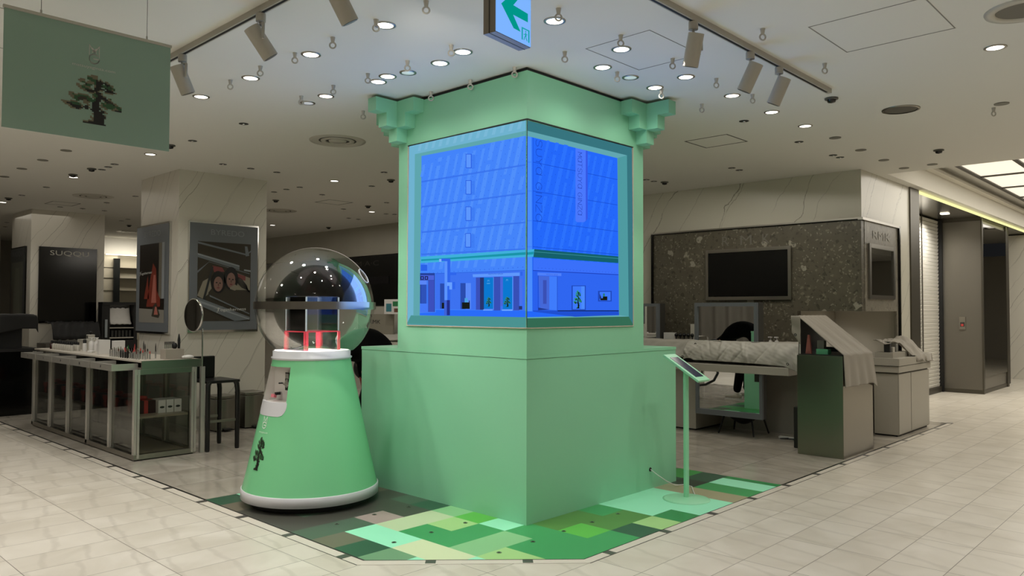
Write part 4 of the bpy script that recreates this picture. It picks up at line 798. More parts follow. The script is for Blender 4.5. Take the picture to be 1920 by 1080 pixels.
hs = [((-1.82, -.40), (.5, -.1, -.85), 'beige track spotlight cut off by the top edge, left track'), ((-1.82, .40), (.56, -.15, -.8), 'beige track spotlight above the machine, middle one of the left track'), ((-1.82, 1.44), (.42, 0, -.9), 'beige track spotlight right beside the banner corner'),
      ((-.02, -1.335), (.12, .29, -.95), 'beige track spotlight nearest the exit sign on the right track'), ((.70, -1.335), (-.04, .45, -.88), 'beige track spotlight, middle of the right track, with a small black mark'), ((1.13, -1.335), (-.02, .42, -.88), 'beige track spotlight nearest the right track end')]
for p, d, lab in hs: head(None, p, d, lab)
for p, a in (((-1.75, -.5, 3.0), (0, .45, 2.7)), ((-1.75, .45, 3.0), (0, .8, 1.4)), ((-1.8, 1.2, 2.95), (0, 1.2, .9)), ((-.05, -1.3, 2.95), (.35, 0, 2.75)), ((.65, -1.3, 2.93), (.8, 0, 1.5)), ((1.05, -1.3, 2.93), (1.2, 0, .9))):
    lamp('SPOT', p, LP['track'], aim=a, spot=62, blend=.6, r=.035, color=(1, .95, .88))
# hanging banner
B = thing('hanging_banner', 'grey green banner with a pixel tree hanging from the ceiling by two wires', 'banner', (-2.63, .6, 2.94))
BG = mat('banner_cloth', '8aa494', .75)
b = MB(); b.box(-3.026, -2.245, .598, .602, 2.362, 2.935, BG); b.build('banner_sheet', B)
b = MB(); b.box(-3.03, -2.241, .592, .608, 2.932, 2.946, mat('banner_rail', 'b5b1a4', .4)); b.build('top_rail', B)
for x in (-2.871, -2.370):
    b = MB(); b.cyl((x, .6, 2.946), .0012, .284, DGREY, 6); b.cyl((x, .6, 2.946), .005, .018, STEEL, 8); b.build('wire', B)
LB = mat('banner_lettering', 'c2bfb8', .6)
b = MB(); fn = pl((-2.655, .5965, 2.755), (.052, 0, 0), (0, 0, .092))
for seg in (EMB_M, EMB_G, EMB_X[0], EMB_X[1]): b.strip(seg, .06, fn, LB)
b.text('matsuyaginza.com', pl((-2.730, .5965, 2.722), (.202, 0, 0), (0, 0, .018)), LB); b.build('emblem', B)
b = MB(); b.pixels(TREE, pl((-2.778, .5965, 2.444), (.285, 0, 0), (0, 0, .252)), dict(t=mat('print_brown', '6f6852', .6), g=mat('print_green', '2c5232', .6), k=mat('print_black', '14130f', .6), d=mat('print_dark', '352f24', .6))); b.build('pixel_tree_print', B)
# exit sign
E_ = thing('exit_sign', 'lit blue white exit sign with a green arrow hanging at the top', 'exit sign', (-1.45, -1.20, 2.74)); E_.rotation_euler = (0, 0, math.radians(7))
HB = mat('sign_housing', '857d72', .4, .3)
b = MB(); b.box(-.135, .135, -.034, .034, 0, .30, HB); b.box(-.137, .137, -.002, .002, -.001, .301, DGREY); b.build('housing', E_, local=True)
b = MB(); b.box(-.10, -.02, -.022, .022, .30, .492, HB); b.build('hanger', E_, local=True)
b = MB(); b.box(-.1325, .1325, -.038, -.034, .004, .296, emi('7db4ff')); b.build('lit_face', E_, local=True)
ARW = emi('009688'); b = MB(); fn = lambda x, y: (-.1325 + .265 * x, -.0385, .004 + .292 * y)
for pts in ([(.13, .455), (.485, .167), (.69, .163), (.47, .377), (.91, .375), (.91, .515), (.475, .53), (.70, .745), (.49, .745)],): b.poly([fn(*p) for p in pts], ARW)
b.build('arrow', E_, local=True)
b = MB()
for q in (((.72, .06), (.76, .06), (.76, .34), (.72, .34)), ((.92, .06), (.96, .06), (.96, .34), (.92, .34)), ((.76, .31), (.92, .31), (.92, .34), (.76, .34)), ((.82, .15), (.87, .15), (.86, .25), (.83, .25)), ((.83, .15), (.80, .07), (.78, .07), (.81, .16)), ((.86, .15), (.90, .08), (.88, .07), (.84, .13)), ((.83, .26), (.86, .26), (.86, .29), (.83, .29)), ((.78, .20), (.90, .23), (.90, .215), (.78, .185))): b.poly([fn(p[0], .01 + p[1] * .72) for p in q], emi('18a0a8'))
b.build('running_figure', E_, local=True)

# ------------------------------------------------------------------ glass makeup counter on the left
C1 = thing('glass_counter', 'long chrome framed glass makeup counter with open tester drawers', 'counter', (-.69, 6.0, 0))
POST = mat('satin_post', 'c4c1b8', .25, .6)
xa, xb, ya, yb = -1.02, -.40, 4.31, 7.72
def part(name, parent, *boxes, bevel=0, **kw):
    b = MB()
    for q in boxes: b.box(*q)
    return b.build(name, parent, bevel=bevel, **kw)
part('worktop', C1, (xa + .08, -.35, 4.36, 7.95, .965, .982, mat('cream_top', 'c4bdb0', .35)), (-.94, -.34, 4.345, 4.365, .90, .982, STEEL), (-.355, -.34, 4.345, 7.95, .90, .982, CHROME), (-.94, -.34, 4.36, 7.95, .90, .915, CHROME))
for k in range(5):
    y0 = 4.45 + k * .63; dr = part('drawer', C1, (-1.19, -1.175, y0, y0 + .60, .89, .955, POST), (-1.175, -.94, y0, y0 + .01, .89, .955, POST), (-1.175, -.94, y0 + .59, y0 + .6, .89, .955, POST), (-1.175, -.94, y0 + .01, y0 + .59, .89, .897, mat('drawer_lining', '8f8c86', .5)))
    part('handle_slot', dr, (-1.1915, -1.19, y0 + .29, y0 + .31, .915, .935, BLACK))
for i in range(6):
    y = ya + i * (yb - ya - .05) / 5
    for x in (xa, xb - .05): part('frame_post', C1, (x, x + .024, y, y + .05, .02, .90, POST), (x + .028, x + .05, y - .004, y + .054, .02, .90, POST))
part('base_frame', C1, (xa, xb, ya, ya + .05, .012, .06, STEEL), (xa, xb, yb - .05, yb, .012, .06, STEEL), (xa, xa + .05, ya, yb, .012, .06, STEEL), (xb - .05, xb, ya, yb, .012, .06, STEEL), (xa, xb, ya, ya + .05, .85, .90, STEEL))
part('floor_panel', C1, (xa + .05, xb - .05, ya + .05, yb - .05, .02, .045, mat('dark_counter_floor', '77705f', .4))); part('shelf', C1, (xa + .06, xb - .06, ya + .06, yb - .06, .405, .425, mat('brown_shelf', '857c6a', .4)))
part('plinth', C1, (xa + .02, xb - .02, ya + .02, yb - .02, 0, .013, BLACK))
for i in range(5):
    y0 = ya + .05 + i * (yb - ya - .05) / 5; y1 = y0 + (yb - ya - .05) / 5 - .05
    part('glass_pane', C1, (xa + .024, xa + .028, y0, y1, .06, .88, GLASS)); part('glass_pane', C1, (xb - .028, xb - .024, y0, y1, .06, .88, GLASS))
part('glass_pane', C1, (xa + .05, xb - .05, ya + .022, ya + .026, .06, .85, GLASS2))
# red bowed gift boxes and white boxes on the inner shelf
gb = thing('gift_box', 'dark red ribboned gift box at the near end of the counter shelf', 'gift box', (-.80, 4.72, .425), 'ribboned gift boxes on the counter shelf')
WRP = mat('dark_red_wrap', '3a1c1c', .5)
b = MB(); b.box(-.12, .12, -.13, .13, 0, .13, WRP); b.build('box', gb, local=True)
b = MB(); b.box(-.122, .122, -.02, .02, .0, .133, RED); b.box(-.02, .02, -.132, .132, 0, .133, RED)
for a in range(6): b.ball((.035 * math.cos(a * PI / 3), .035 * math.sin(a * PI / 3), .15), .03, RED, 8, 6, (1, 1, .7))
for s_ in (-1, 1): b.obox((-.124, s_ * .035, .10), (.002, 0, 0), (0, .03, s_ * .02), (0, -s_ * .008, .02), RED); b.obox((-.124, s_ * .03, .055), (.002, 0, 0), (0, .006, 0), (0, s_ * .012, -.04), RED)
b.build('ribbon_bow', gb, local=True)
for k, lab in enumerate(['second', 'third', 'fourth', 'fifth', 'sixth', 'seventh', 'eighth', 'farthest']): copy_tree(gb, loc=(-.80 + .01 * (k % 2), 5.07 + k * .355, .425), label='dark red ribboned gift box, %s from the near end of the counter shelf' % lab)
for k, lab in enumerate(('leftmost, touching the ribboned gift box', 'middle', 'rightmost, near the stool')):
    t = thing('tissue_box', 'white carton with dark oval, %s of three on the shelf' % lab, 'carton', (-.665 + k * .082, 4.60, .426), 'white cartons on the counter shelf'); x = -.665 + k * .082
    part('carton', t, (x - .037, x + .037, 4.52, 4.75, .426, .558, WHITE)); b = MB(); fn = pl((x - .03, 4.519, .47), (.06, 0, 0), (0, 0, .03))
    b.poly([fn(.5 + .4 * math.cos(a * PI / 8), .5 + .4 * math.sin(a * PI / 8)) for a in range(16)], DGREY); b.build('oval_logo', t)
# products on the worktop
TZ = .9825
def bottle(name, x, y, lab, r=.022, h=.07, body=OFFW, cap=BLACK, cr=.013, ch=.035, grp=None, cat='bottle'):
    t = thing(name, lab, cat, (x, y, TZ), grp); b = MB(); b.lathe((x, y, TZ), [(r, 0), (r, h * .85), (cr, h)], body, 16, cap0=True, cap1=True); b.build('bottle_body', t)
    b = MB(); b.lathe((x, y, TZ), [(cr, h), (cr, h + ch * .8), (cr * .7, h + ch)], cap, 12, cap1=True); b.build('cap', t); return t
NEAR = ['nearest the pump bottles', 'second from the pump bottles', 'third from the pump bottles', 'fourth from the pump bottles', 'fifth from the pump bottles', 'sixth from the pump bottles', 'seventh from the pump bottles', 'eighth from the pump bottles', 'ninth from the pump bottles', 'tenth from the pump bottles']
for k in range(10):
    for r_ in range(2):
        body = mat('dark_red_glass', '3a1a18', .2) if k == 9 else OFFW
        bottle('dropper_bottle', -.82 + r_ * .07, 6.86 + k * .088, '%s dropper bottle with black cap, %s row, %s' % ('dark red' if k == 9 else 'pale', ('front', 'rear')[r_], NEAR[k]), r=.023, h=.075, body=body, grp='dropper bottles on the counter')
def pump(x, y, lab):
    t = thing('pump_bottle', lab, 'pump bottle', (x, y, TZ), 'white pump bottles'); b = MB(); b.lathe((x, y, TZ), [(.034, 0), (.034, .11), (.02, .125), (.014, .13)], WHITE, 20, cap0=True, cap1=True); b.build('bottle_body', t)
    b = MB(); b.cyl((x, y, TZ + .13), .008, .03, WHITE, 10); b.obox((x - .01, y, TZ + .165), (.026, 0, 0), (0, .008, 0), (0, 0, .006), WHITE); b.build('pump_head', t)
pump(-.66, 6.66, 'white pump bottle on the counter, left one of two'); pump(-.62, 6.60, 'white pump bottle on the counter, right one touching the white box')
bottle('tube_bottle', -.72, 6.72, 'tall white tube with a black cap in front of the pump bottles', r=.024, h=.10, body=WHITE, cr=.02, ch=.045)
t = thing('perfume_jar', 'large square clear bottle with round black stopper on a raised block', 'bottle', (-.5, 7.2, TZ + .13)); part('bottle_body', t, (-.54, -.46, 7.16, 7.24, TZ + .13, TZ + .19, OFFW), bevel=.006); b = MB(); b.ball((-.5, 7.2, TZ + .215), .02, BLACK); b.cyl((-.5, 7.2, TZ + .19), .012, .015, BLACK); b.build('stopper', t); part('label_print', t, (-.5405, -.54, 7.18, 7.22, TZ + .145, TZ + .175, DGREY))
part('display_block', None, (-.62, -.42, 6.9, 7.32, TZ, TZ + .129, OFFW), bevel=.003, label='pale display block behind the dropper bottles carrying the large bottle', cat='display block')
bx_ = [((-.66, -.56, 6.38, 6.5), .10, 'short cream box beside the pump bottles'), ((-.84, -.72, 5.86, 5.92), .165, 'tall cream card box on the counter, left one of two'), ((-.80, -.68, 5.52, 5.58), .165, 'tall cream card box on the counter, right one by the lipsticks')]
for (q, h_, lab) in bx_: part('product_box', None, (*q, TZ, TZ + h_, WHITE), bevel=.002, label=lab, cat='box', group='cream boxes on the counter')
b = MB(); b.obox((-.76, 6.36, TZ + .012), (.03, .04, 0), (-.02, .015, .004), (0, 0, .008), WHITE); b.build('sample_card', label='small folded white card lying on the counter before the pump bottles', cat='card')
b = MB(); b.ball((-.73, 6.06, TZ + .022), .024, WHITE, 12, 8, (1.3, 1, .9)); b.ball((-.72, 5.98, TZ + .018), .02, WHITE, 12, 8, (1.2, 1, .9)); b.build('cotton_wad', label='crumpled white cotton wad beside the cream boxes', cat='cotton')
def stick(name, x, y, lab, body, tip, h=.075, tl=.03, r=.008, grp='lipsticks and pencils standing on the counter', cat='lipstick'):
    t = thing(name, lab, cat, (x, y, TZ), grp); b = MB(); b.cyl((x, y, TZ), r, h, body, 10); b.build('tube', t)
    b = MB(); b.lathe((x, y, TZ + h), [(r * .8, 0), (r * .8, tl * .6), (r * .2, tl)], tip, 10, cap1=True); b.build('tip', t)
random.seed(3); CLR = mat('clear_cap', 'b9b9b4', .1, .5); BR = mat('lip_brown', '5a2a22', .4)
n = 0
tones = [('brown', BR), ('red', RED), ('black', BLACK), ('silver', STEEL)]
for rr in range(3):
    for k in range(14):
        y = 5.42 - k * .062 - (.02 if rr % 2 else 0); x = -.87 + rr * .055; n += 1
        tn, tm = tones[(k * 3 + rr) % 4] if k > 3 else tones[3]; bt = CLR if k < 5 or k > 8 else BLACK
        stick('lipstick', x, y, '%s topped lipstick in a %s tube, %s row, %s from the cream boxes' % (tn, 'clear' if bt is CLR else 'black', ('front', 'middle', 'rear')[rr], ORD[k]), bt, tm, h=.055 + .012 * ((k + rr) % 3))
for (x, y, h_, m_, lab) in ((-.80, 5.1, .13, mat('bright_green', '1f8a3a', .3), 'bright green stick standing out among the lipsticks'), (-.62, 5.4, .13, RED, 'tall bright red stick standing behind the lipsticks'), (-.60, 5.2, .17, BLACK, 'thin tall black pencil behind the red stick'), (-.70, 4.9, .15, BLACK, 'curved black brush standing among the lipsticks'), (-.66, 4.72, .16, BLACK, 'black brush standing just left of the brush holder')):
    stick('makeup_stick', x, y, lab, CLR, m_, h=h_ * .45, tl=h_ * .55, r=.007, cat='makeup stick', grp='taller sticks on the counter')
part('brush_holder', None, (-.66, -.47, 4.46, 4.60, TZ, TZ + .105, mat('pinkish_box', 'a29a8e', .5)), bevel=.003, label='square pinkish grey brush holder box at the counter corner', cat='brush holder')
for k in range(9):
    x = -.64 + k * .012; t = thing('makeup_brush', 'black handled makeup brush in the holder, %s from its left end' % ORD[k], 'brush', (x, 4.53, TZ + .106), 'brushes in the pinkish holder')
    b = MB(); b.tube([(x, 4.53, TZ + .106), (x - .002, 4.53, TZ + .15)], .0035, CHROME, 6); b.build('ferrule', t); b = MB(); b.tube([(x - .002, 4.53, TZ + .15), (x - .002, 4.53, TZ + .18)], [.004, .0045], BLACK, 6); b.build('handle', t)
b = MB(); b.ball((-.545, 4.52, TZ + .135), .034, BLACK, 14, 10, (.8, .9, 1)); b.build('powder_brush', label='round black powder brush lying in the holder', cat='brush')
b = MB(); b.lathe((-.50, 4.52, TZ + .106), [(.012, 0), (.015, .09), (.004, .155)], BLACK, 12, cap0=True, cap1=True); b.build('tall_brush', label='tall pointed black brush standing highest in the holder', cat='brush')
b = MB(); b.ball((-.44, 4.42, TZ + .02), .05, WHITE, 14, 8, (1.1, 1, .42)); b.ball((-.475, 4.44, TZ + .018), .03, WHITE, 10, 6, (1, 1, .6)); b.build('folded_tissue', label='small white crumpled tissue at the counter corner under the round mirror', cat='tissue')
# round mirror on its pole
t = thing('round_mirror', 'round tilted cosmetic mirror on a chrome pole at the counter end', 'mirror', (-.345, 4.40, 0))
b = MB(); b.cyl((-.332, 4.335, .02), .008, 1.28, CHROME, 12); b.build('pole', t)
b = MB(); c = Vector((-.40, 4.41, 1.44)); nd = Vector((-.94, -.10, .0)).normalized(); b.cyl(c, .165, .006, MIRROR, 40, nd); b.build('mirror_glass', t)
b = MB(); b.ring(c - nd * .004, .168, .010, CHROME, 48, 10, nd); b.cyl(c - nd * .02, .166, .016, STEEL, 40, nd); b.build('mirror_rim', t)
part('mirror_pole_foot', t, (-.352, -.312, 4.305, 4.345, 0, .90, POST))

# ------------------------------------------------------------------ black stool, steel bins
t = thing('bar_stool', 'black leather bar stool with low back behind the counter end', 'stool', (-.16, 4.5, 0)); BL = mat('black_leather', '0c0c0c', .35)
def slab(name, pts, d): b = MB(); b.prism(pts, d, BL); return b.build(name, t, bevel=.008)
slab('seat', [(-.30, 4.28, .715), (.07, 4.28, .715), (.07, 4.74, .715), (-.30, 4.74, .715)], (0, 0, .03))
b = MB(); b.box(-.30, -.02, 4.69, 4.735, .745, .985, BL); b.build('backrest', t, bevel=.01)
for x, y in ((-.28, 4.30), (.05, 4.30), (-.28, 4.72), (.05, 4.72)):
    b = MB(); b.tube([(x, y, .0), (x, y, .02), (x, y, .62), (x - (.0 if x < 0 else .01), y, .70), (x - (-.02 if x < 0 else .03), y, .73)], [.020, .024, .025, .027, .024], BL, 10); b.build('leg', t)
b = MB(); b.box(-.27, .04, 4.292, 4.308, .30, .325, STEEL); b.box(-.27, .04, 4.712, 4.728, .30, .325, STEEL); b.build('footrest', t)
for (x0, x1, y0, y1, h_, lab) in ((.375, .635, 5.5, 5.78, .44, 'steel pedal bin with a curved front, left one, behind the stool'), (.76, 1.02, 5.5, 5.78, .46, 'squarer steel pedal bin, right one, against the marble pillar')):
    t = thing('pedal_bin', lab, 'waste bin', ((x0 + x1) / 2, (y0 + y1) / 2, 0), 'steel pedal bins')
    b = MB(); nn = 10; pts = [(x0, y1)] + [(x0 + (x1 - x0) * k / nn, y0 - .03 * math.sin(PI * k / nn)) for k in range(nn + 1)] + [(x1, y1)]
    b.prism([(x, y, .015) for x, y in pts], (0, 0, h_ - .06), STEEL_D); b.build('bin_body', t, bevel=.006)
    b = MB(); b.prism([(x, y, h_ - .04) for x, y in pts], (0, 0, .035), STEEL_D); b.build('lid', t, bevel=.008)
    xm = (x0 + x1) / 2; part('pedal', t, (xm - .05, xm + .05, y0 - .09, y0 - .02, .02, .035, BLACK)); part('foot_rim', t, (x0 + .01, x1 - .01, y0 + .01, y1, 0, .015, BLACK))

# ------------------------------------------------------------------ posters on the pillars
def poster(loc_fn, lab, paint, w, h, title, grp='grey framed posters on the marble pillar', tm=None, fm=GREYP, inner=(.12, .10, .88, .82)):
    """loc_fn maps (0..1, 0..1, offset out of the wall in m) to a point"""
    t = thing('framed_poster', lab, 'poster', loc_fn(.5, 0, 0), grp)
    def bx(u0, v0, u1, v1, d0, d1, m, name):
        b = MB(); P = [loc_fn(u, v, d) for d in (d0, d1) for u, v in ((u0, v0), (u1, v0), (u1, v1), (u0, v1))]
        b.add(P, [(0, 3, 2, 1), (4, 5, 6, 7), (0, 1, 5, 4), (1, 2, 6, 5), (2, 3, 7, 6), (3, 0, 4, 7)], m); return b.build(name, t)
    bx(0, 0, 1, 1, .0, .03, CHROME if fm is GREYP else BLACKG, 'frame'); bx(.015, .02, .985, .985, .03, .034, fm, 'mount')
    if paint:
        b = MB(); u0, v0, u1, v1 = inner
        def F(x, y, l=0): return loc_fn(u0 + (u1 - u0) * x, v0 + (v1 - v0) * y, .035 + .0006 * l)
        paint(b, F); b.build('printed_picture', t)
    if title:
        b = MB(); b.text(title[0], lambda x, y: loc_fn(title[1] + (title[3] - title[1]) * x, title[2] + (title[4] - title[2]) * y, .036), tm or mat('embossed_grey', '83888c', .3)); b.build('lettering', t)
    return t
def Q(b, F, pts, m, l): b.poly([F(x, y, l) for x, y in pts], m)
pk = lambda n_, h_: mat('print_' + n_, h_, .35)
def scribble(b, F, x0, y0, w, h, l):
    m = pk('white', 'cfcfca'); b.text('Togetherness', lambda x, y: F(x0 + w * x, y0 + h * y + .35 * h * x, l), m)
    b.strip([(0, -.1), (.06, 1.3)], .012, lambda x, y: F(x0 + w * x, y0 + h * y, l), m); b.strip([(-.12, .9), (.2, 1.5)], .012, lambda x, y: F(x0 + w * x, y0 + h * y, l), m)
def face(b, F, cx, cy, rx, ry, tilt, l):
    sk, sk2, hr = pk('skin', '84645a'), pk('skin_dark', '553a34'), pk('hair', '0a0909')
    def E(c, r, m, ll, n=20): b.poly([F(c[0] + r[0] * math.cos(a * 2 * PI / n), c[1] + r[1] * math.sin(a * 2 * PI / n), ll) for a in range(n)], m)
    E((cx, cy + ry * .25), (rx * 1.6, ry * 1.5), hr, l); E((cx, cy), (rx, ry), sk, l + 1)
    E((cx - rx * .38, cy + ry * .18), (rx * .2, ry * .09), hr, l + 2); E((cx + rx * .38, cy + ry * .12), (rx * .2, ry * .09), hr, l + 2); E((cx + rx * .02, cy - ry * .12), (rx * .11, ry * .2), sk2, l + 2); E((cx, cy - ry * .5), (rx * .3, ry * .1), mat('print_lip', '74383a', .35), l + 2)
def car(b, F):
    dk = pk('dark', '0b0c0d'); gr = pk('grey', '6c7378'); gl = pk('pale', '8f959a'); sk = pk('beige', '8a8474')
    Q(b, F, [(0, 0), (1, 0), (1, 1), (0, 1)], dk, 0)
    Q(b, F, [(0, .97), (0, .995), (.93, .87), (.93, .85)], gr, 1); Q(b, F, [(.88, .97), (.93, .97), (.97, .85), (.90, .84)], gr, 2); Q(b, F, [(.93, .86), (1, .90), (1, .92), (.93, .88)], gr, 1)
    Q(b, F, [(0, .80), (0, .85), (.78, .72), (.78, .66)], gr, 1); Q(b, F, [(0, .83), (0, .846), (.78, .716), (.78, .70)], gl, 2); Q(b, F, [(.87, .67), (.87, .65), (1, .64), (1, .66)], gl, 2)
    Q(b, F, [(0, .60), (.2, .74), (.21, .75), (0, .63)], gr, 2); Q(b, F, [(.2, .745), (.2, .75), (.98, .62), (.98, .61)], gr, 2)
    Q(b, F, [(.1, .28), (.25, .68), (.29, .69), (.14, .27)], pk('strut', '26282a'), 5); Q(b, F, [(0, .32), (.1, .5), (.22, .55), (.27, .38), (.1, .28)], sk, 2)
    Q(b, F, [(.27, .70), (.45, .68), (.5, .63), (.3, .62)], pk('dusty_red', '7a3a3a'), 2); Q(b, F, [(.6, .65), (.99, .56), (.99, .40), (.7, .40), (.62, .5)], sk, 2); Q(b, F, [(.7, .62), (.9, .58), (.9, .52), (.72, .56)], pk('dusty_red', '7a3a3a'), 3)
    Q(b, F, [(.2, .36), (.3, .45), (.7, .40), (.99, .37), (.99, .10), (.2, .30)], dk, 6); face(b, F, .38, .47, .085, .095, 0, 7); face(b, F, .62, .52, .085, .10, 0, 7); Q(b, F, [(.6, .43), (.7, .47), (.75, .44), (.7, .39), (.6, .41)], sk, 10)
    for k in range(6): b.strip([(.7, .58 - .01 * k), (.82, .54 - .02 * k), (.92, .46 - .01 * k), (.96 + .005 * k, .38)], .010, lambda x, y: F(x, y, 11), pk('hair', '0a0909'))
    Q(b, F, [(.0, .30), (.99, .05), (.99, .02), (.7, .0), (0, .21)], gr, 12); Q(b, F, [(.0, .27), (.98, .03), (.98, .015), (0, .24)], gl, 13); Q(b, F, [(.22, .33), (.98, .10), (.98, .085), (.22, .31)], gr, 13)
    scribble(b, F, .36, .11, .55, .05, 14)
def interior(b, F):
    Q(b, F, [(0, 0), (1, 0), (1, 1), (0, 1)], pk('brown_dark', '1d1712'), 0); Q(b, F, [(0, 0), (1, 0), (1, .16), (0, .18)], pk('pale_floor', '8b8880'), 1); Q(b, F, [(.78, .3), (1, .3), (1, 1), (.78, 1)], pk('window_grey', '6f6b60'), 1); Q(b, F, [(.9, .3), (1, .3), (1, 1), (.9, 1)], pk('pale', '8f959a'), 2)
    Q(b, F, [(.3, .2), (.45, .55), (.55, .75), (.68, .68), (.72, .4), (.85, .3), (.85, .2)], pk('rust', '7a3326'), 2); Q(b, F, [(.5, .25), (.58, .6), (.66, .6), (.70, .25)], pk('rose', 'b06a5e'), 3); Q(b, F, [(.2, .3), (.35, .6), (.4, .3)], pk('rust', '7a3326'), 2)
    Q(b, F, [(.52, .08), (.6, .22), (.7, .25), (.85, .1), (.8, .06)], pk('dark', '0b0c0d'), 4); Q(b, F, [(.62, .1), (.66, .2), (.72, .2), (.78, .1)], pk('rose', 'b06a5e'), 5); scribble(b, F, .02, .6, .5, .04, 6)
poster(lambda u, v, d: (.145 + .93 * u, 5.82 - d, 1.215 + 1.39 * v), 'grey framed poster of two long haired people inside a car', car, 1, 1, ('BYREDO', .3, .885, .78, .935))
poster(lambda u, v, d: (.03 - d, 7.05 - 1.04 * u, 1.19 + 1.41 * v), 'narrower looking grey framed poster of a figure by a window, on the pillar side', interior, 1, 1, ('BYREDO', .25, .885, .75, .935))
poster(lambda u, v, d: (.02 + .93 * u, 11.48 - d, 1.26 + 1.33 * v), 'large black panel with wide spaced pale letters on the second pillar', None, 1, 1, ('SUQQU', .18, .88, .85, .955), grp='panels on the second pillar', tm=pk('bright_letter', 'b8b6ac'), fm=BLACKG)
def haze(b, F): Q(b, F, [(0, 0), (1, 0), (1, 1), (0, 1)], pk('grey_green', '55584f'), 0); Q(b, F, [(.2, 0), (.8, 0), (.7, .9), (.35, .9)], pk('grey_mid', '66685f'), 1); Q(b, F, [(0, 0), (.2, 0), (.15, .5), (0, .6)], pk('brown_dim', '4a403a'), 1)
poster(lambda u, v, d: (-.1 - d, 12.6 - .9 * u, 1.26 + 1.34 * v), 'dark framed grey panel on the side of the black panel pillar', haze, 1, 1, ('SUQQU', .15, .87, .85, .94), grp='panels on the second pillar', tm=pk('dim_letter', '5a5c5e'), fm=mat('dim_mount', '3c3e3f', .4), inner=(.1, .05, .9, .80))
poster(lambda u, v, d: (-.30 + .95 * u, 17.2 - d, 1.3 + 1.3 * v), 'black sign panel ending in a pale letter a, at the left edge', None, 1, 1, ('a', .35, .86, .47, .92), grp=None, tm=pk('pale_letter', '8f8d84'), fm=BLACKG)

# ------------------------------------------------------------------ counters behind the second pillar and at the left edge
t = thing('covered_counter', 'black counter under a black cover cloth at the left edge', 'covered counter', (-1.6, 9.4, 0))
part('counter_body', t, (-2.6, -.70, 8.95, 9.9, 0, .90, BLACKG), (-2.6, -.62, 8.90, 9.95, .90, .94, BLACK), (-2.5, -.80, 9.1, 9.8, .94, 1.38, BLACK))
b = MB()
def cov(u, v):
    x = -2.62 + 1.98 * u; s = v * 1.5
    if s < .75: y = 8.98 + .9 * (1 - s / .75); z = 1.42 + .02 * sn(x * 3, y * 4)
    else:
        q = (s - .75) / .75; y = 8.96 - .02 * math.sin(x * 9) * q; z = 1.42 - (.16 + .42 * (1 - u)) * q
    if u > .92: z -= (u - .92) * 1.2; x = -.66 + (u - .92) * .3
    return (x, y, z)
b.sheet(cov, 44, 26, .008, BCLOTH); b.build('cover_cloth', t)
t = thing('covered_counter', 'black covered shelf below the black lettered panel, beyond the glass counter', 'covered counter', (.5, 11, 0)); part('counter_body', t, (.0, .84, 10.9, 11.4, 0, .92, mat('dim_panel', '55524a', .6)))
b = MB(); b.sheet(lambda u, v: (.1 + .74 * u, 10.86 + .5 * v + .02 * sn(u * 8, v * 3), (1.27 if v > .25 else .98 + .29 * (v / .25)) + .025 * sn(u * 9, v * 5, 1)), 34, 14, .01, BCLOTH); b.build('cover_cloth', t)
# lit far room between the pillars
w = MB(); w.box(2.2, 2.9, 16.0, 16.1, .0, 2.82, mat('far_cream_wall', 'c9c2ae', .7)); w.box(2.9, 3.9, 16.2, 16.3, 0, 2.82, mat('far_cream_wall'))
for z in (1.95, 2.25, 2.5): w.box(2.2, 3.9, 15.98, 16.2, z, z + .006, mat('wall_groove', '6b665a', .7))
w.box(2.2, 3.9, 16.1, 16.4, 2.82, ZC, CEIL); w.build('wall_lit', kind=S)
part('far_cove_light', None, (2.62, 3.7, 15.9, 15.98, 2.80, 2.82, emi('fff2d8', 2.5)), label='bright cove light line along the top of the far cream wall', cat='cove light')
lamp('AREA', (3.1, 15.5, 2.9), 9, aim=(3.1, 16.2, 1.8), size=1.2, sy=.3, color=(1, .93, .8))
part('tall_mirror', None, (2.78, 2.92, 15.9, 15.95, 1.55, 2.72, mat('dark_tall_glass', '3a3d3c', .1, .6)), label='narrow dark vertical mirror on the far cream wall between the pillars', cat='mirror')
t = thing('display_shelf', 'black framed shelf unit with a white towel and bottles between the pillars', 'display shelf', (1.2, 11.1, 0))
part('frame', t, (.90, 1.50, 10.98, 11.02, 1.58, 1.63, BLACK), (.90, 1.03, 11.0, 11.2, 0, 1.63, BLACK), (1.44, 1.50, 11.0, 11.2, 0, 1.63, BLACK), (.95, 1.5, 11.2, 11.24, 0, 1.60, mat('shelf_back', '3a3935', .6)), (.9, 1.5, 10.98, 11.2, .80, .95, BLACK))
part('shelf_board', t, (1.03, 1.44, 11.0, 11.2, .98, 1.0, OFFW), (1.03, 1.44, 11.0, 11.2, 1.16, 1.175, OFFW)); part('side_light_panel', t, (.945, .985, 10.975, 10.985, 1.0, 1.32, mat('pale_blue_panel', '9aa3a8', .4)))
b = MB(); b.sheet(lambda u, v: (1.06 + .36 * u, 11.05 + .12 * v, (1.24 + .28 * v * v) + .012 * sn(u * 12, v * 9)), 20, 12, .02, WHITE); b.build('folded_towel', label='white folded towel on the shelf unit between the pillars', cat='towel')
for k in range(6): b = MB(); b.box(1.07 + k * .06, 1.105 + k * .06, 11.03, 11.07, 1.0, 1.12, DGREY); b.build('dark_bottle', label='small dark bottle on the shelf under the towel, %s from the left' % ORD[k], cat='bottle', group='dark bottles under the towel')

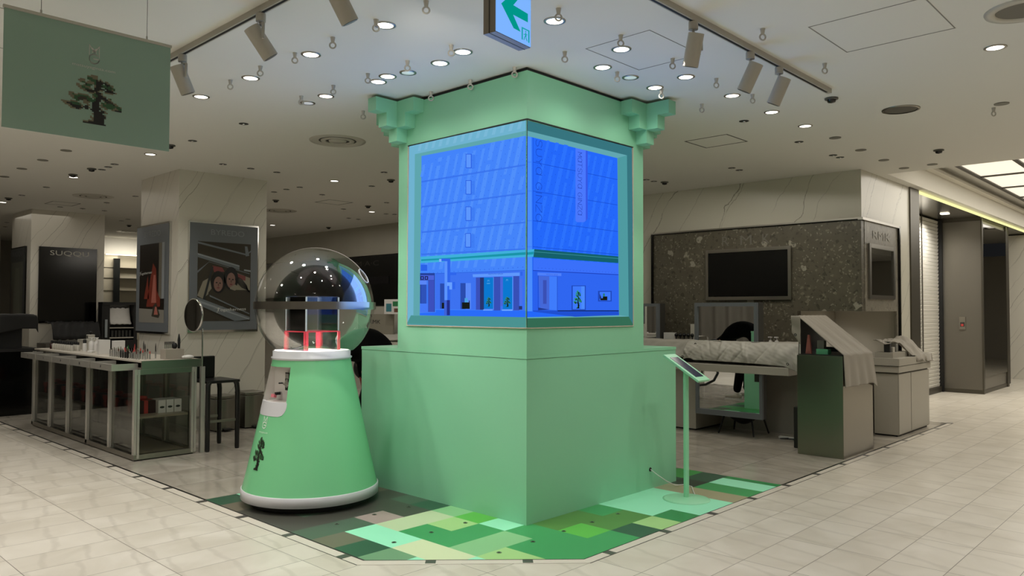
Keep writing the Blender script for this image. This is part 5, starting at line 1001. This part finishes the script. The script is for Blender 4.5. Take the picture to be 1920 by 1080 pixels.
# ------------------------------------------------------------------ black fronted counter zone seen beside the globe
part('black_fascia', None, (5.38, 5.6, 5.6, 13.4, 1.60, 2.60, mat('fascia_black', '080808', .3)), label='long black fascia wall panel behind the globe', cat='wall panel')
b = MB(); b.text('M·A·C', lambda x, y: (5.372, 9.72 - .78 * x, 2.40 + .10 * y), mat('dim_letters', '55544e', .3, .5)); b.build('shop_lettering', label='grey raised letters on the long black fascia', cat='lettering')
part('recessed_screen', None, (5.370, 5.38, 8.6, 9.4, 2.02, 2.17, mat('dim_screen', '1b1a1c', .2)), label='faint dark screen strip on the black fascia under the lettering', cat='screen')
t = thing('makeup_station', 'pale counter with back panel seen between the globe and the kiosk', 'counter', (5.2, 8.6, 0)); part('counter_body', t, (4.7, 5.38, 7.2, 13.2, 0, .86, OFFW), (4.62, 5.38, 7.15, 13.2, .86, .92, mat('pale_top', 'c9c5ba', .4))); part('back_panel', t, (5.30, 5.38, 7.2, 13.2, .92, 1.58, OFFW)); part('shadow_gap', t, (5.29, 5.38, 7.2, 13.2, 1.58, 1.60, BLACK))
t = thing('shop_sign', 'flat beige panel with dark letters behind the globe', 'sign', (5.0, 8.5, .92)); part('panel', t, (5.0, 5.03, 7.98, 9.1, .92, 1.42, mat('beige_panel', '8c887a', .6)))
b = MB(); b.text('RMK', lambda x, y: (4.998, 8.72 - .35 * x, 1.235 + .075 * y), DGREY); b.build('lettering', t)
t = thing('leaflet_card', 'white leaflet card with small product pictures at the kiosk edge', 'card', (4.9, 7.95, 1.42)); part('card', t, (4.9, 4.91, 7.5, 8.12, 1.425, 1.70, WHITE)); part('printed_pictures', t, (4.898, 4.90, 7.9, 8.06, 1.47, 1.62, mat('teal_print', '3f7f8a', .5)), (4.898, 4.90, 7.55, 7.86, 1.57, 1.66, mat('green_print', '2f7a4a', .5)), (4.898, 4.90, 7.55, 7.82, 1.46, 1.53, mat('brown_print', '6b4538', .5)))
b = MB(); b.sheet(lambda u, v: (4.66 + .5 * v, 7.2 + 1.5 * u, .96 + .05 * (1 - v) * 0 + .10 * v + .012 * sn(u * 9, v * 4)), 24, 8, .02, CLOTHL); b.build('pale_cover_cloth', label='pale folded cloth on the counter under the beige lettered panel', cat='cloth')

# ------------------------------------------------------------------ terrazzo wall fittings
t = thing('wall_screen', 'wide black switched off screen in a steel frame on the terrazzo wall', 'screen', (5.6, 1.13, 1.65))
part('screen_frame', t, (5.56, 5.6, .525, 1.735, 1.645, 1.69, STEEL), (5.56, 5.6, .525, 1.735, 2.29, 2.335, STEEL), (5.56, 5.6, .525, .565, 1.645, 2.335, STEEL), (5.56, 5.6, 1.695, 1.735, 1.645, 2.335, STEEL)); part('screen_glass', t, (5.575, 5.6, .56, 1.70, 1.685, 2.295, mat('off_screen', '020202', .25)))
b = MB()
for ch, y0, y1 in (('R', 1.50, 1.40), ('M', 1.23, 1.07), ('K', .92, .82)): b.text(ch, lambda x, y, y0=y0, y1=y1: (5.594, y0 + (y1 - y0) * x, 2.385 + .125 * y), mat('raised_letters', '75726a', .35, .2))
b.build('brand_lettering', label='raised grey letters on the dark terrazzo wall above the black screen', cat='lettering')
b = MB(); b.text('RMK', lambda x, y: (5.98 + .65 * x, -.340, 2.40 + .10 * y), mat('raised_letters_side', '8f8b80', .4, .1)); b.build('brand_lettering', label='small raised letters above the mirror on the grey terrazzo side face', cat='lettering')
t = thing('wall_mirror', 'steel framed portrait mirror on the grey terrazzo side face', 'mirror', (6.27, -.335, 1.65)); part('mirror_frame', t, (5.80, 6.75, -.36, -.335, 1.65, 1.70, STEEL), (5.80, 6.75, -.36, -.335, 2.28, 2.33, STEEL), (5.80, 5.86, -.36, -.335, 1.65, 2.33, STEEL_D), (6.69, 6.75, -.36, -.335, 1.65, 2.33, STEEL_D))
part('mirror_glass', t, (5.85, 6.70, -.345, -.335, 1.69, 2.29, mat('smoky_mirror', '9a9c9c', .02, 1)))

# ------------------------------------------------------------------ white vanity counter under covers
t = thing('vanity_counter', 'long white wall counter slab with pedestal, partly under a pale cover', 'counter', (4.9, 1.3, 0)); SLB = mat('white_slab', 'b6b1a6', .35)
part('worktop', t, (4.47, 5.58, .085, 4.2, .765, .855, SLB), bevel=.004); part('counter_step', t, (4.70, 5.58, .11, 4.2, .855, .90, DGREY)); part('pedestal', t, (4.64, 5.45, 1.36, 1.72, .02, .765, SLB)); part('end_panel', t, (5.2, 5.26, .0, 1.3, .0, .765, mat('grey_end_panel', 'a29e94', .5)))
part('toe_gap', t, (4.66, 5.43, 1.38, 1.70, 0, .02, BLACK)); part('pedestal', t, (4.70, 5.45, 2.2, 4.1, .0, .765, SLB))
part('open_tray', None, (4.49, 4.56, 1.72, 2.0, .858, .90, mat('tray_white', 'c9c6bc', .4)), bevel=.004, label='small white divided tray at the counter edge left of the long cover', cat='tray')
b = MB()
random.seed(11); FOLDS = [(random.uniform(.02, 1.45), random.uniform(-.16, .22), random.uniform(.012, .03), random.uniform(-.012, .022), random.choice((.2, .8, .9, .6))) for _ in range(30)]
def cover2(u, v):      # u: along y, v: from the back down over the front
    y = .0 + 1.45 * u; s = v; inm = max(0, min(1, (y - .40) / .1)) * max(0, min(1, (1.50 - y) / .08))   # in front of the mirror
    if s < .30: x = 4.62 + (.36 * (1 - inm) + .005) * (1 - s / .30); z = 1.130 - .01 * s + .006 * sn(y * 5, s * 8)
    else:
        q = (s - .30) / .70; x = 4.62 - .125 * q + .008 * sn(y * 7, q * 3, 2) - .03 * math.sin(q * PI); z = 1.127 - (.235 + .03 * (1 - u) ** 3) * q + .007 * sn(y * 6, q * 5, 1) * (1 - q)
        x += .006 * sn(y * 5 + q * 2, q * 3, 4); x -= sum(a_ * math.exp(-((y - y_ - sl * (q - .5)) / w_) ** 2) * (1 - abs(q - q_)) for y_, sl, w_, a_, q_ in FOLDS)
    if u < .10: z -= .05 * (1 - u / .10) * v
    if u > .90: z += .02 * math.sin((u - .9) * 31) * v
    return (x, y, z)
b.sheet(cover2, 200, 40, .006, CLOTHL); b.build('cover_cloth', label='long pale satin cover draped over the wall counter near the steel cabinet', cat='cover cloth', group='pale covers on the wall counter')
b = MB()
b.sheet(lambda u, v: ((5.0 - .36 * (v / .3) if v < .3 else 4.64 - .10 * (v - .3) / .7 + .010 * sn(u * 14, v * 5, 3)), 1.42 + 1.6 * u, (1.12 if v < .3 else 1.12 - .20 * (v - .3) / .7) + .008 * sn(u * 8, v * 4, 5)), 60, 24, .006, CLOTHL); b.build('cover_cloth', label='second pale cover running on behind the tablet stand toward the kiosk', cat='cover cloth', group='pale covers on the wall counter')
for y, z, lab in ((1.33, 1.085, 'round dark eyelet at the upper left of the long pale cover'), (1.45, .93, 'round dark eyelet at the lower left of the long pale cover'), (.10, .90, 'round dark eyelet at the lower right corner of the long pale cover')):
    x = 4.585 if z > 1 else 4.478; b = MB(); b.ring((x, y, z), .012, .004, DGREY, 14, 6, (1, 0, .25)); b.build('cloth_eyelet', label=lab, cat='eyelet', group='eyelets of the pale cover')
# tall two sided mirror
t = thing('standing_mirror', 'grey framed mirror below the white counter slab reflecting legs and the green kiosk', 'mirror', (4.52, .9, .26))
mxx = 4.53
for (y0, y1, z0, z1) in ((1.255, 1.29, .265, .765), (.42, .455, .265, .765), (.42, 1.29, .235, .30)): part('mirror_frame', t, (mxx - .02, mxx + .02, y0, y1, z0, z1, GREYP))
part('mirror_glass', t, (mxx, mxx + .008, .455, 1.255, .30, .765, MIRROR)); part('mirror_side', t, (mxx + .02, mxx + .10, .42, .455, .235, .765, mat('dark_side', '3d3c38', .5)))
t2 = thing('counter_mirror', 'grey framed mirror above the pale cover reflecting a bending person', 'mirror', (4.65, .9, .86)); m2 = 4.65
for (y0, y1, z0, z1) in ((1.33, 1.37, .92, 1.59), (.535, .575, .92, 1.59), (.535, 1.37, 1.555, 1.60)): part('mirror_frame', t2, (m2 - .02, m2 + .02, y0, y1, z0, z1, GREYP))
part('mirror_glass', t2, (m2, m2 + .008, .575, 1.33, .92, 1.555, MIRROR)); part('mirror_back', t2, (m2 + .02, m2 + .14, .53, 1.36, .92, 1.6, mat('dark_side', '3d3c38')))
t3 = thing('counter_mirror', 'second grey framed mirror on the counter, beside the kiosk edge', 'mirror', (5.15, 2.7, .86))
for (y0, y1, z0, z1) in ((3.0, 3.04, .92, 1.60), (2.22, 2.26, .92, 1.60), (2.22, 3.04, 1.56, 1.60)): part('mirror_frame', t3, (5.13, 5.17, y0, y1, z0, z1, GREYP))
part('mirror_glass', t3, (5.15, 5.158, 2.26, 3.0, .92, 1.56, MIRROR)); part('mirror_back', t3, (5.17, 5.30, 2.22, 3.04, .92, 1.6, mat('dark_side', '3d3c38')))
part('product_box', None, (5.2, 5.26, 1.62, 1.76, .902, 1.32, OFFW), label='pale upright box between the two counter mirrors', cat='box'); part('paper_holder', None, (5.2, 5.24, 2.0, 2.18, .902, 1.20, WHITE), label='white paper holder next to the mirror by the kiosk edge', cat='holder')
for k in range(5):
    y = 1.98 - k * .062; t4 = thing('small_brush', 'little black round brush on the wall counter, %s from the kiosk' % ORD[k], 'brush', (5.2, y, .902), 'little black brushes'); b = MB(); b.cyl((5.2, y, .902), .010, .24, BLACK, 10); b.build('handle', t4); b = MB(); b.ball((5.2, y, 1.17), .026, BLACK, 10, 8); b.build('brush_head', t4)
for y, lab in ((.60, 'small white pump bottle on the wall counter, right one'), (.68, 'small white pump bottle on the wall counter, left one')):
    t4 = thing('pump_bottle', lab, 'pump bottle', (5.3, y, .902), 'small pump bottles'); b = MB(); b.lathe((5.3, y, .902), [(.022, 0), (.022, .22), (.01, .235), (.007, .26)], WHITE, 14, cap0=True); b.build('bottle_body', t4); b = MB(); b.obox((5.29, y, 1.17), (.022, 0, 0), (0, .02, 0), (0, 0, .006), WHITE); b.build('pump_head', t4)
# wire legged stool under the counter
t = thing('low_stool', 'low stool with thin splayed black legs and a dark seat under the counter', 'stool', (4.85, .83, 0))
for dx, dy in ((-1, -1), (1, -1), (-1, 1), (1, 1)): b = MB(); b.tube([(4.86 + dx * .20, .83 + dy * .23, 0), (4.86 + dx * .13, .83 + dy * .16, .30)], [.010, .014], BLACK, 8); b.build('leg', t)
b = MB(); b.grid(lambda u, v: (4.68 + .36 * u, .62 + .42 * v, .24 - .13 * math.sin(PI * u) * math.sin(PI * v)), 12, 14, BLACK); b.grid(lambda u, v: (4.68 + .36 * u, .62 + .42 * v, .27), 12, 14, BLACK); b.build('seat', t); b = MB(); b.tube([(4.73, .67, .26), (4.99, .67, .26), (4.99, .99, .26), (4.73, .99, .26), (4.73, .67, .26)], .008, BLACK, 8); b.build('seat_frame', t)
part('waste_bin', None, (4.30, 4.50, -.215, -.04, 0, .45, mat('bin_black', '1c1c1b', .5)), bevel=.01, label='narrow black bin between the steel cabinet and the counter', cat='waste bin')
b = MB(); b.tube([(4.95, .02, .012), (4.8, .12, .012), (4.72, .30, .012), (4.85, .20, .015), (4.98, .10, .012)], .006, DGREY, 8); b.build('floor_cable', label='thin dark cable looped on the floor near the narrow bin', cat='cable')
part('power_strip', None, (4.80, 4.85, .15, .36, 0, .025, WHITE), bevel=.004, label='white power strip on the floor under the counter end', cat='power strip')

# ------------------------------------------------------------------ brushed steel cabinet with draped rack
t = thing('steel_cabinet', 'brushed steel clad cabinet standing at the walkway edge under a draped cloth', 'cabinet', (4.42, -.45, 0))
part('cabinet_body', t, (4.0, 4.86, -.69, -.215, .0, 1.04, mat('brushed_cabinet_steel', '8f8a7f', .28, .95)), bevel=.003)
part('cabinet_top', t, (4.01, 4.85, -.68, -.225, 1.04, 1.05, DGREY))
r = thing('sloped_display_rack', 'sloping display rack with small goods under the grey cloth on the steel cabinet', 'display rack', (4.42, -.45, 1.05))
part('rack_back', r, (4.01, 4.72, -.245, -.23, 1.05, 1.43, DGREY)); part('rack_side', r, (4.70, 4.72, -.60, -.245, 1.05, 1.10, DGREY)); part('rack_post', r, (4.005, 4.015, -.25, -.24, 1.05, 1.43, WHITE))
part('mint_box', None, (4.05, 4.14, -.52, -.40, 1.051, 1.105, mat('mint_card', '5fae84', .5)), label='small mint green box in the dark opening under the grey cloth', cat='box')
b = MB(); b.prism([(4.05, -.285, 1.051), (4.05, -.345, 1.051), (4.05, -.325, 1.25), (4.05, -.31, 1.25)], (.03, 0, 0), mat('dusty_rose', '9a5a52', .6)); b.build('rose_card', label='upright dusty red card in the opening under the grey cloth', cat='card')
part('grey_carton', None, (4.10, 4.16, -.46, -.39, 1.106, 1.19, mat('grey_carton', '77756e', .6)), label='grey carton resting on the small mint green box', cat='box')
b = MB()
def drape(u, v):    # u along x, v from behind the ridge over the slope and down the walkway face
    x = 3.985 + .76 * u; s = v * 1.62
    if s < .22: q = s / .22; y = -.20 - .02 * q; z = 1.22 + .235 * q
    elif s < .86: q = (s - .22) / .64; y = -.22 - .475 * q; z = 1.455 - .40 * q + .012 * math.sin(PI * q) * math.sin(6 * u * PI); x += .06 * q * u
    else:
        q = (s - .86) / .76; y = -.70 - .010 * math.sin(u * 24) * q - .012 * q; z = 1.055 - .33 * q; x = 3.985 + (.82 + .14 * q) * u + .01 * q
        if u > .8: z -= .05 * (u - .8) * 5 * q
    z += .006 * sn(u * 9, v * 7)
    return (x, y - .004, z)
b.sheet(drape, 60, 60, .006, CLOTH); b.build('draped_cloth', label='grey cloth draped over the sloping rack and down the steel cabinet', cat='cover cloth')
b = MB(); b.sheet(lambda u, v: (3.975 - .006 * math.sin(v * 9), -.235 + .10 * u * (1 - v) + .09 * v * u - .03, 1.45 - (.30 - .12 * u) * v), 10, 14, .005, CLOTH); b.build('hanging_cloth_corner', label='loose grey cloth corner hanging beside the dark opening of the rack', cat='cloth corner')
b = MB(); b.ring((3.965, -.215, 1.25), .012, .003, DGREY, 14, 6, (1, 0, 0)); b.build('cloth_eyelet', label='small dark eyelet in the hanging grey cloth corner', cat='eyelet')

# ------------------------------------------------------------------ pale storage cabinet by the passage
t = thing('pale_cabinet', 'pale grey two door cabinet with layered top between the steel cabinet and the shutter', 'cabinet', (6.5, -.42, 0)); PC = mat('pale_cabinet', 'a9a498', .45)
part('cabinet_body', t, (5.88, 7.10, -.64, -.365, .02, .745, PC)); part('plinth', t, (5.90, 7.08, -.62, -.365, 0, .02, BLACK)); part('recess_band', t, (5.89, 7.09, -.63, -.365, .745, .765, mat('groove_grey', '5f5c54', .6)))
part('door', t, (5.885, 6.335, -.648, -.64, .03, .742, PC), bevel=.002); d2 = part('door', t, (6.355, 7.095, -.648, -.64, .03, .742, PC), bevel=.002); part('door_gap', t, (6.335, 6.355, -.641, -.639, .03, .742, mat('groove_grey')))
part('top_band', t, (5.85, 7.13, -.66, -.365, .765, .838, PC), bevel=.002); part('top_gap', t, (5.86, 7.12, -.655, -.365, .838, .846, BLACK)); part('worktop', t, (5.83, 7.14, -.67, -.365, .846, .935, PC), bevel=.003)
part('inner_tray', t, (5.90, 6.5, -.58, -.37, .935, 1.0, PC))
for x0, x1, h_, m_, lab in ((5.95, 6.0, .13, DGREY, 'small grey upright card box, left of the three goods under the cloth edge'), (6.06, 6.14, .06, OFFW, 'low round pale jar, middle of the three goods under the cloth edge'), (6.18, 6.26, .10, mat('grey_carton'), 'grey carton, right of the three goods under the cloth edge')):
    part('product_box', None, (x0, x1, -.53, -.46, 1.0, 1.0 + h_, m_), label=lab, cat='box', group='goods on the pale cabinet', bevel=.003)
b = MB()
def dr2(u, v):
    f_ = max(0, min(1, (u - .36) / .14)); x = 5.84 + 1.31 * u + .03 * math.sin(v * 6) * (1 - u)
    y = -.372 - (.15 + .17 * f_ + .015 * math.sin(u * 22)) * v
    z = 1.145 + .02 * sn(u * 8, v * 3, 1) - .03 * v * (1 - f_) + .03 * math.exp(-((u - .72) / .12) ** 2)
    z -= f_ * v * v * (.20 + .10 * (1 - abs(2 * u - 1.35))) + .11 * max(0, u - .78) / .22
    z += .010 * math.sin(u * 46 + v * 5) * v * f_
    return (x, y, max(z, .95) if y > -.672 else max(z, .86))
b.sheet(dr2, 60, 26, .008, CLOTH); b.build('crumpled_cloth', label='crumpled grey cloth lying on the pale cabinet and over its corner', cat='cover cloth')

# ------------------------------------------------------------------ flat item on the kiosk ledge
part('flat_tablet', None, (.30, .62, 1.52, 1.74, 1.1825, 1.192, BLACK), bevel=.003, label='flat black object lying on the kiosk ledge beside the column', cat='tablet')

# ------------------------------------------------------------------ person bending behind the kiosk, with vacuum hose
def skin_body():
    V = []; R = []; EDG = []
    def v(p, r, prev=None):
        V.append(p); R.append(r)
        if prev is not None: EDG.append((prev, len(V) - 1))
        return len(V) - 1
    pel = v((.74, 2.44, .98), .150)
    sp1 = v((.74, 2.54, 1.12), .155, pel); sp2 = v((.73, 2.70, 1.19), .16, sp1); ch = v((.72, 2.88, 1.17), .165, sp2); up = v((.76, 3.01, 1.09), .135, ch)
    nk = v((.90, 3.08, 1.00), .055, up); h1 = v((.97, 3.12, .93), .085, nk); h2 = v((1.0, 3.15, .84), .088, h1); h3 = v((1.0, 3.14, .78), .055, h2)
    hands = []
    for sx_, hand in ((-1, (.58, 3.20, .60)), (1, (.90, 3.06, .62))):
        sh = v((.71 + sx_ * .16, 3.02, 1.06), .068, up); el = v((.71 + sx_ * .22, 3.10, .84), .048, sh)
        w = v((hand[0], hand[1], hand[2] + .06), .030, el); pm = v(hand, .036, w); hands.append(hand)
        for k in range(4):
            dx = (-.027 + .018 * k); L = (.030, .036, .034, .026)[k]
            a = v((hand[0] + dx, hand[1] + .012, hand[2] - .045), .0095, pm); c_ = v((hand[0] + dx * 1.05, hand[1] + .006, hand[2] - .045 - L), .0088, a); v((hand[0] + dx, hand[1] - .016, hand[2] - .058 - L), .0082, c_)
        a = v((hand[0] - sx_ * .036, hand[1] - .005, hand[2] - .012), .0105, pm); v((hand[0] - sx_ * .046, hand[1] - .014, hand[2] - .045), .0092, a)
    for sx_, ft in ((-1, (.45, 2.66)), (1, (.89, 2.62))):
        hp = v((.74 + sx_ * .095, 2.45, .90), .105, pel); kn = v(((.74 + sx_ * .11 + ft[0]) / 2, (2.45 + ft[1]) / 2 + .05, .50), .088, hp); an = v((ft[0], ft[1], .10), .066, kn)
    me = bpy.data.meshes.new('body_base'); me.from_pydata(V, EDG, []); ob = bpy.data.objects.new('body_base', me); COL.objects.link(ob)
    sk = ob.modifiers.new('skin', 'SKIN'); 
    if not me.skin_vertices: 
        bpy.context.view_layer.objects.active = ob
        bpy.ops.mesh.customdata_skin_add()
    for i, d in enumerate(me.skin_vertices[0].data): d.radius = (R[i], R[i]); d.use_root = (i == 0)
    sb = ob.modifiers.new('sub', 'SUBSURF'); sb.levels = 2; sb.render_levels = 2
    dg = bpy.context.evaluated_depsgraph_get(); dg.update(); nm = bpy.data.meshes.new_from_object(ob.evaluated_get(dg)); bpy.data.objects.remove(ob)
    mats = [mat('black_clothes', '050505', .95, spec=.1), mat('skin', 'b07f66', .55), mat('red_sleeve', '8a3a36', .7)]
    nm.materials.clear()
    for m_ in mats: nm.materials.append(m_)
    for p in nm.polygons:
        c_ = p.center; p.use_smooth = True; p.material_index = 0
        for h in hands:
            dd = (c_ - Vector(h)).length
            if dd < .17 and c_.z < h[2] + .06: p.material_index = 1
            elif dd < .20 and c_.z < h[2] + .17: p.material_index = 2
        if c_.y > 3.05 and c_.z < .99 and abs(c_.x - 1.0) < .11 and c_.z > .70: p.material_index = 1
    return nm
me = skin_body()
for v_ in me.vertices:      # the torso leans a little to its left over the feet
    v_.co.x -= .11 * max(0, min(1, (v_.co.z - .2) / .7))
P = bpy.data.objects.new('person', me); COL.objects.link(P); ORG[P] = Vector((0, 0, 0))
tag(P, 'person in black clothes bending forward behind the green kiosk, holding a vacuum hose', 'person')
b = MB(); b.ball((.885, 3.175, .885), .108, mat('black_hair', '0a0908', .6), 18, 12, (.92, .9, 1.12)); b.build('hair', P)
for x, y in ((.45, 2.66), (.89, 2.62)):
    b = MB(); SHO = mat('white_sneaker', 'b9b3a6', .6)
    b.grid(lambda u, v, x=x, y=y: (x + .047 * math.cos(2 * PI * u) * (1 - .25 * abs(2 * v - 1)**3), y - .07 + .27 * v, .045 + (.047 - .022 * v) * math.sin(2 * PI * u)), 16, 12, SHO)
    b.box(x - .045, x + .045, y - .07, y + .20, .0, .02, WHITE); b.ball((x, y - .04, .06), .05, SHO, 12, 8); b.build('shoe', P)
b = MB()
for s_ in (-1, 1): b.ball((.89 + s_ * .032, 3.095, .80), .010, BLACK, 8, 6); b.ball((.89 + s_ * .088, 3.115, .86), .022, mat('skin'), 8, 6, (.4, .8, 1))
b.ball((.89, 3.065, .805), .014, mat('skin'), 8, 6); b.obox((.89, 3.09, .765), (.02, 0, 0), (0, .004, 0), (0, 0, .004), mat('lip', '7a4038', .5)); b.build('face', P)
b = MB(); pts = [(.82, 3.06, .55), (.88, 2.98, .42), (.98, 3.0, .30), (1.0, 3.15, .22), (1.0, 3.4, .18), (.95, 3.6, .16), (.9, 3.8, .08)]
fine = []
for i in range(len(pts) - 1):
    for k in range(6): fine.append(Vector(pts[i]).lerp(Vector(pts[i + 1]), k / 6))
b.tube(fine + [Vector(pts[-1])], .022, BLACK, 10); b.build('vacuum_hose', label='black vacuum hose held by the bending person, seen in the mirror', cat='hose')
t = thing('vacuum_cleaner', 'small dark vacuum cleaner on the floor beyond the bending person', 'vacuum cleaner', (.88, 3.95, 0)); b = MB(); b.ball((.88, 3.95, .14), .14, DGREY, 16, 10, (1, 1.3, .9)); b.build('cleaner_body', t); b = MB(); b.cyl((.72, 3.95, .07), .07, .02, BLACK, 16, (1, 0, 0)); b.cyl((1.02, 3.95, .07), .07, .02, BLACK, 16, (1, 0, 0)); b.build('wheel', t)
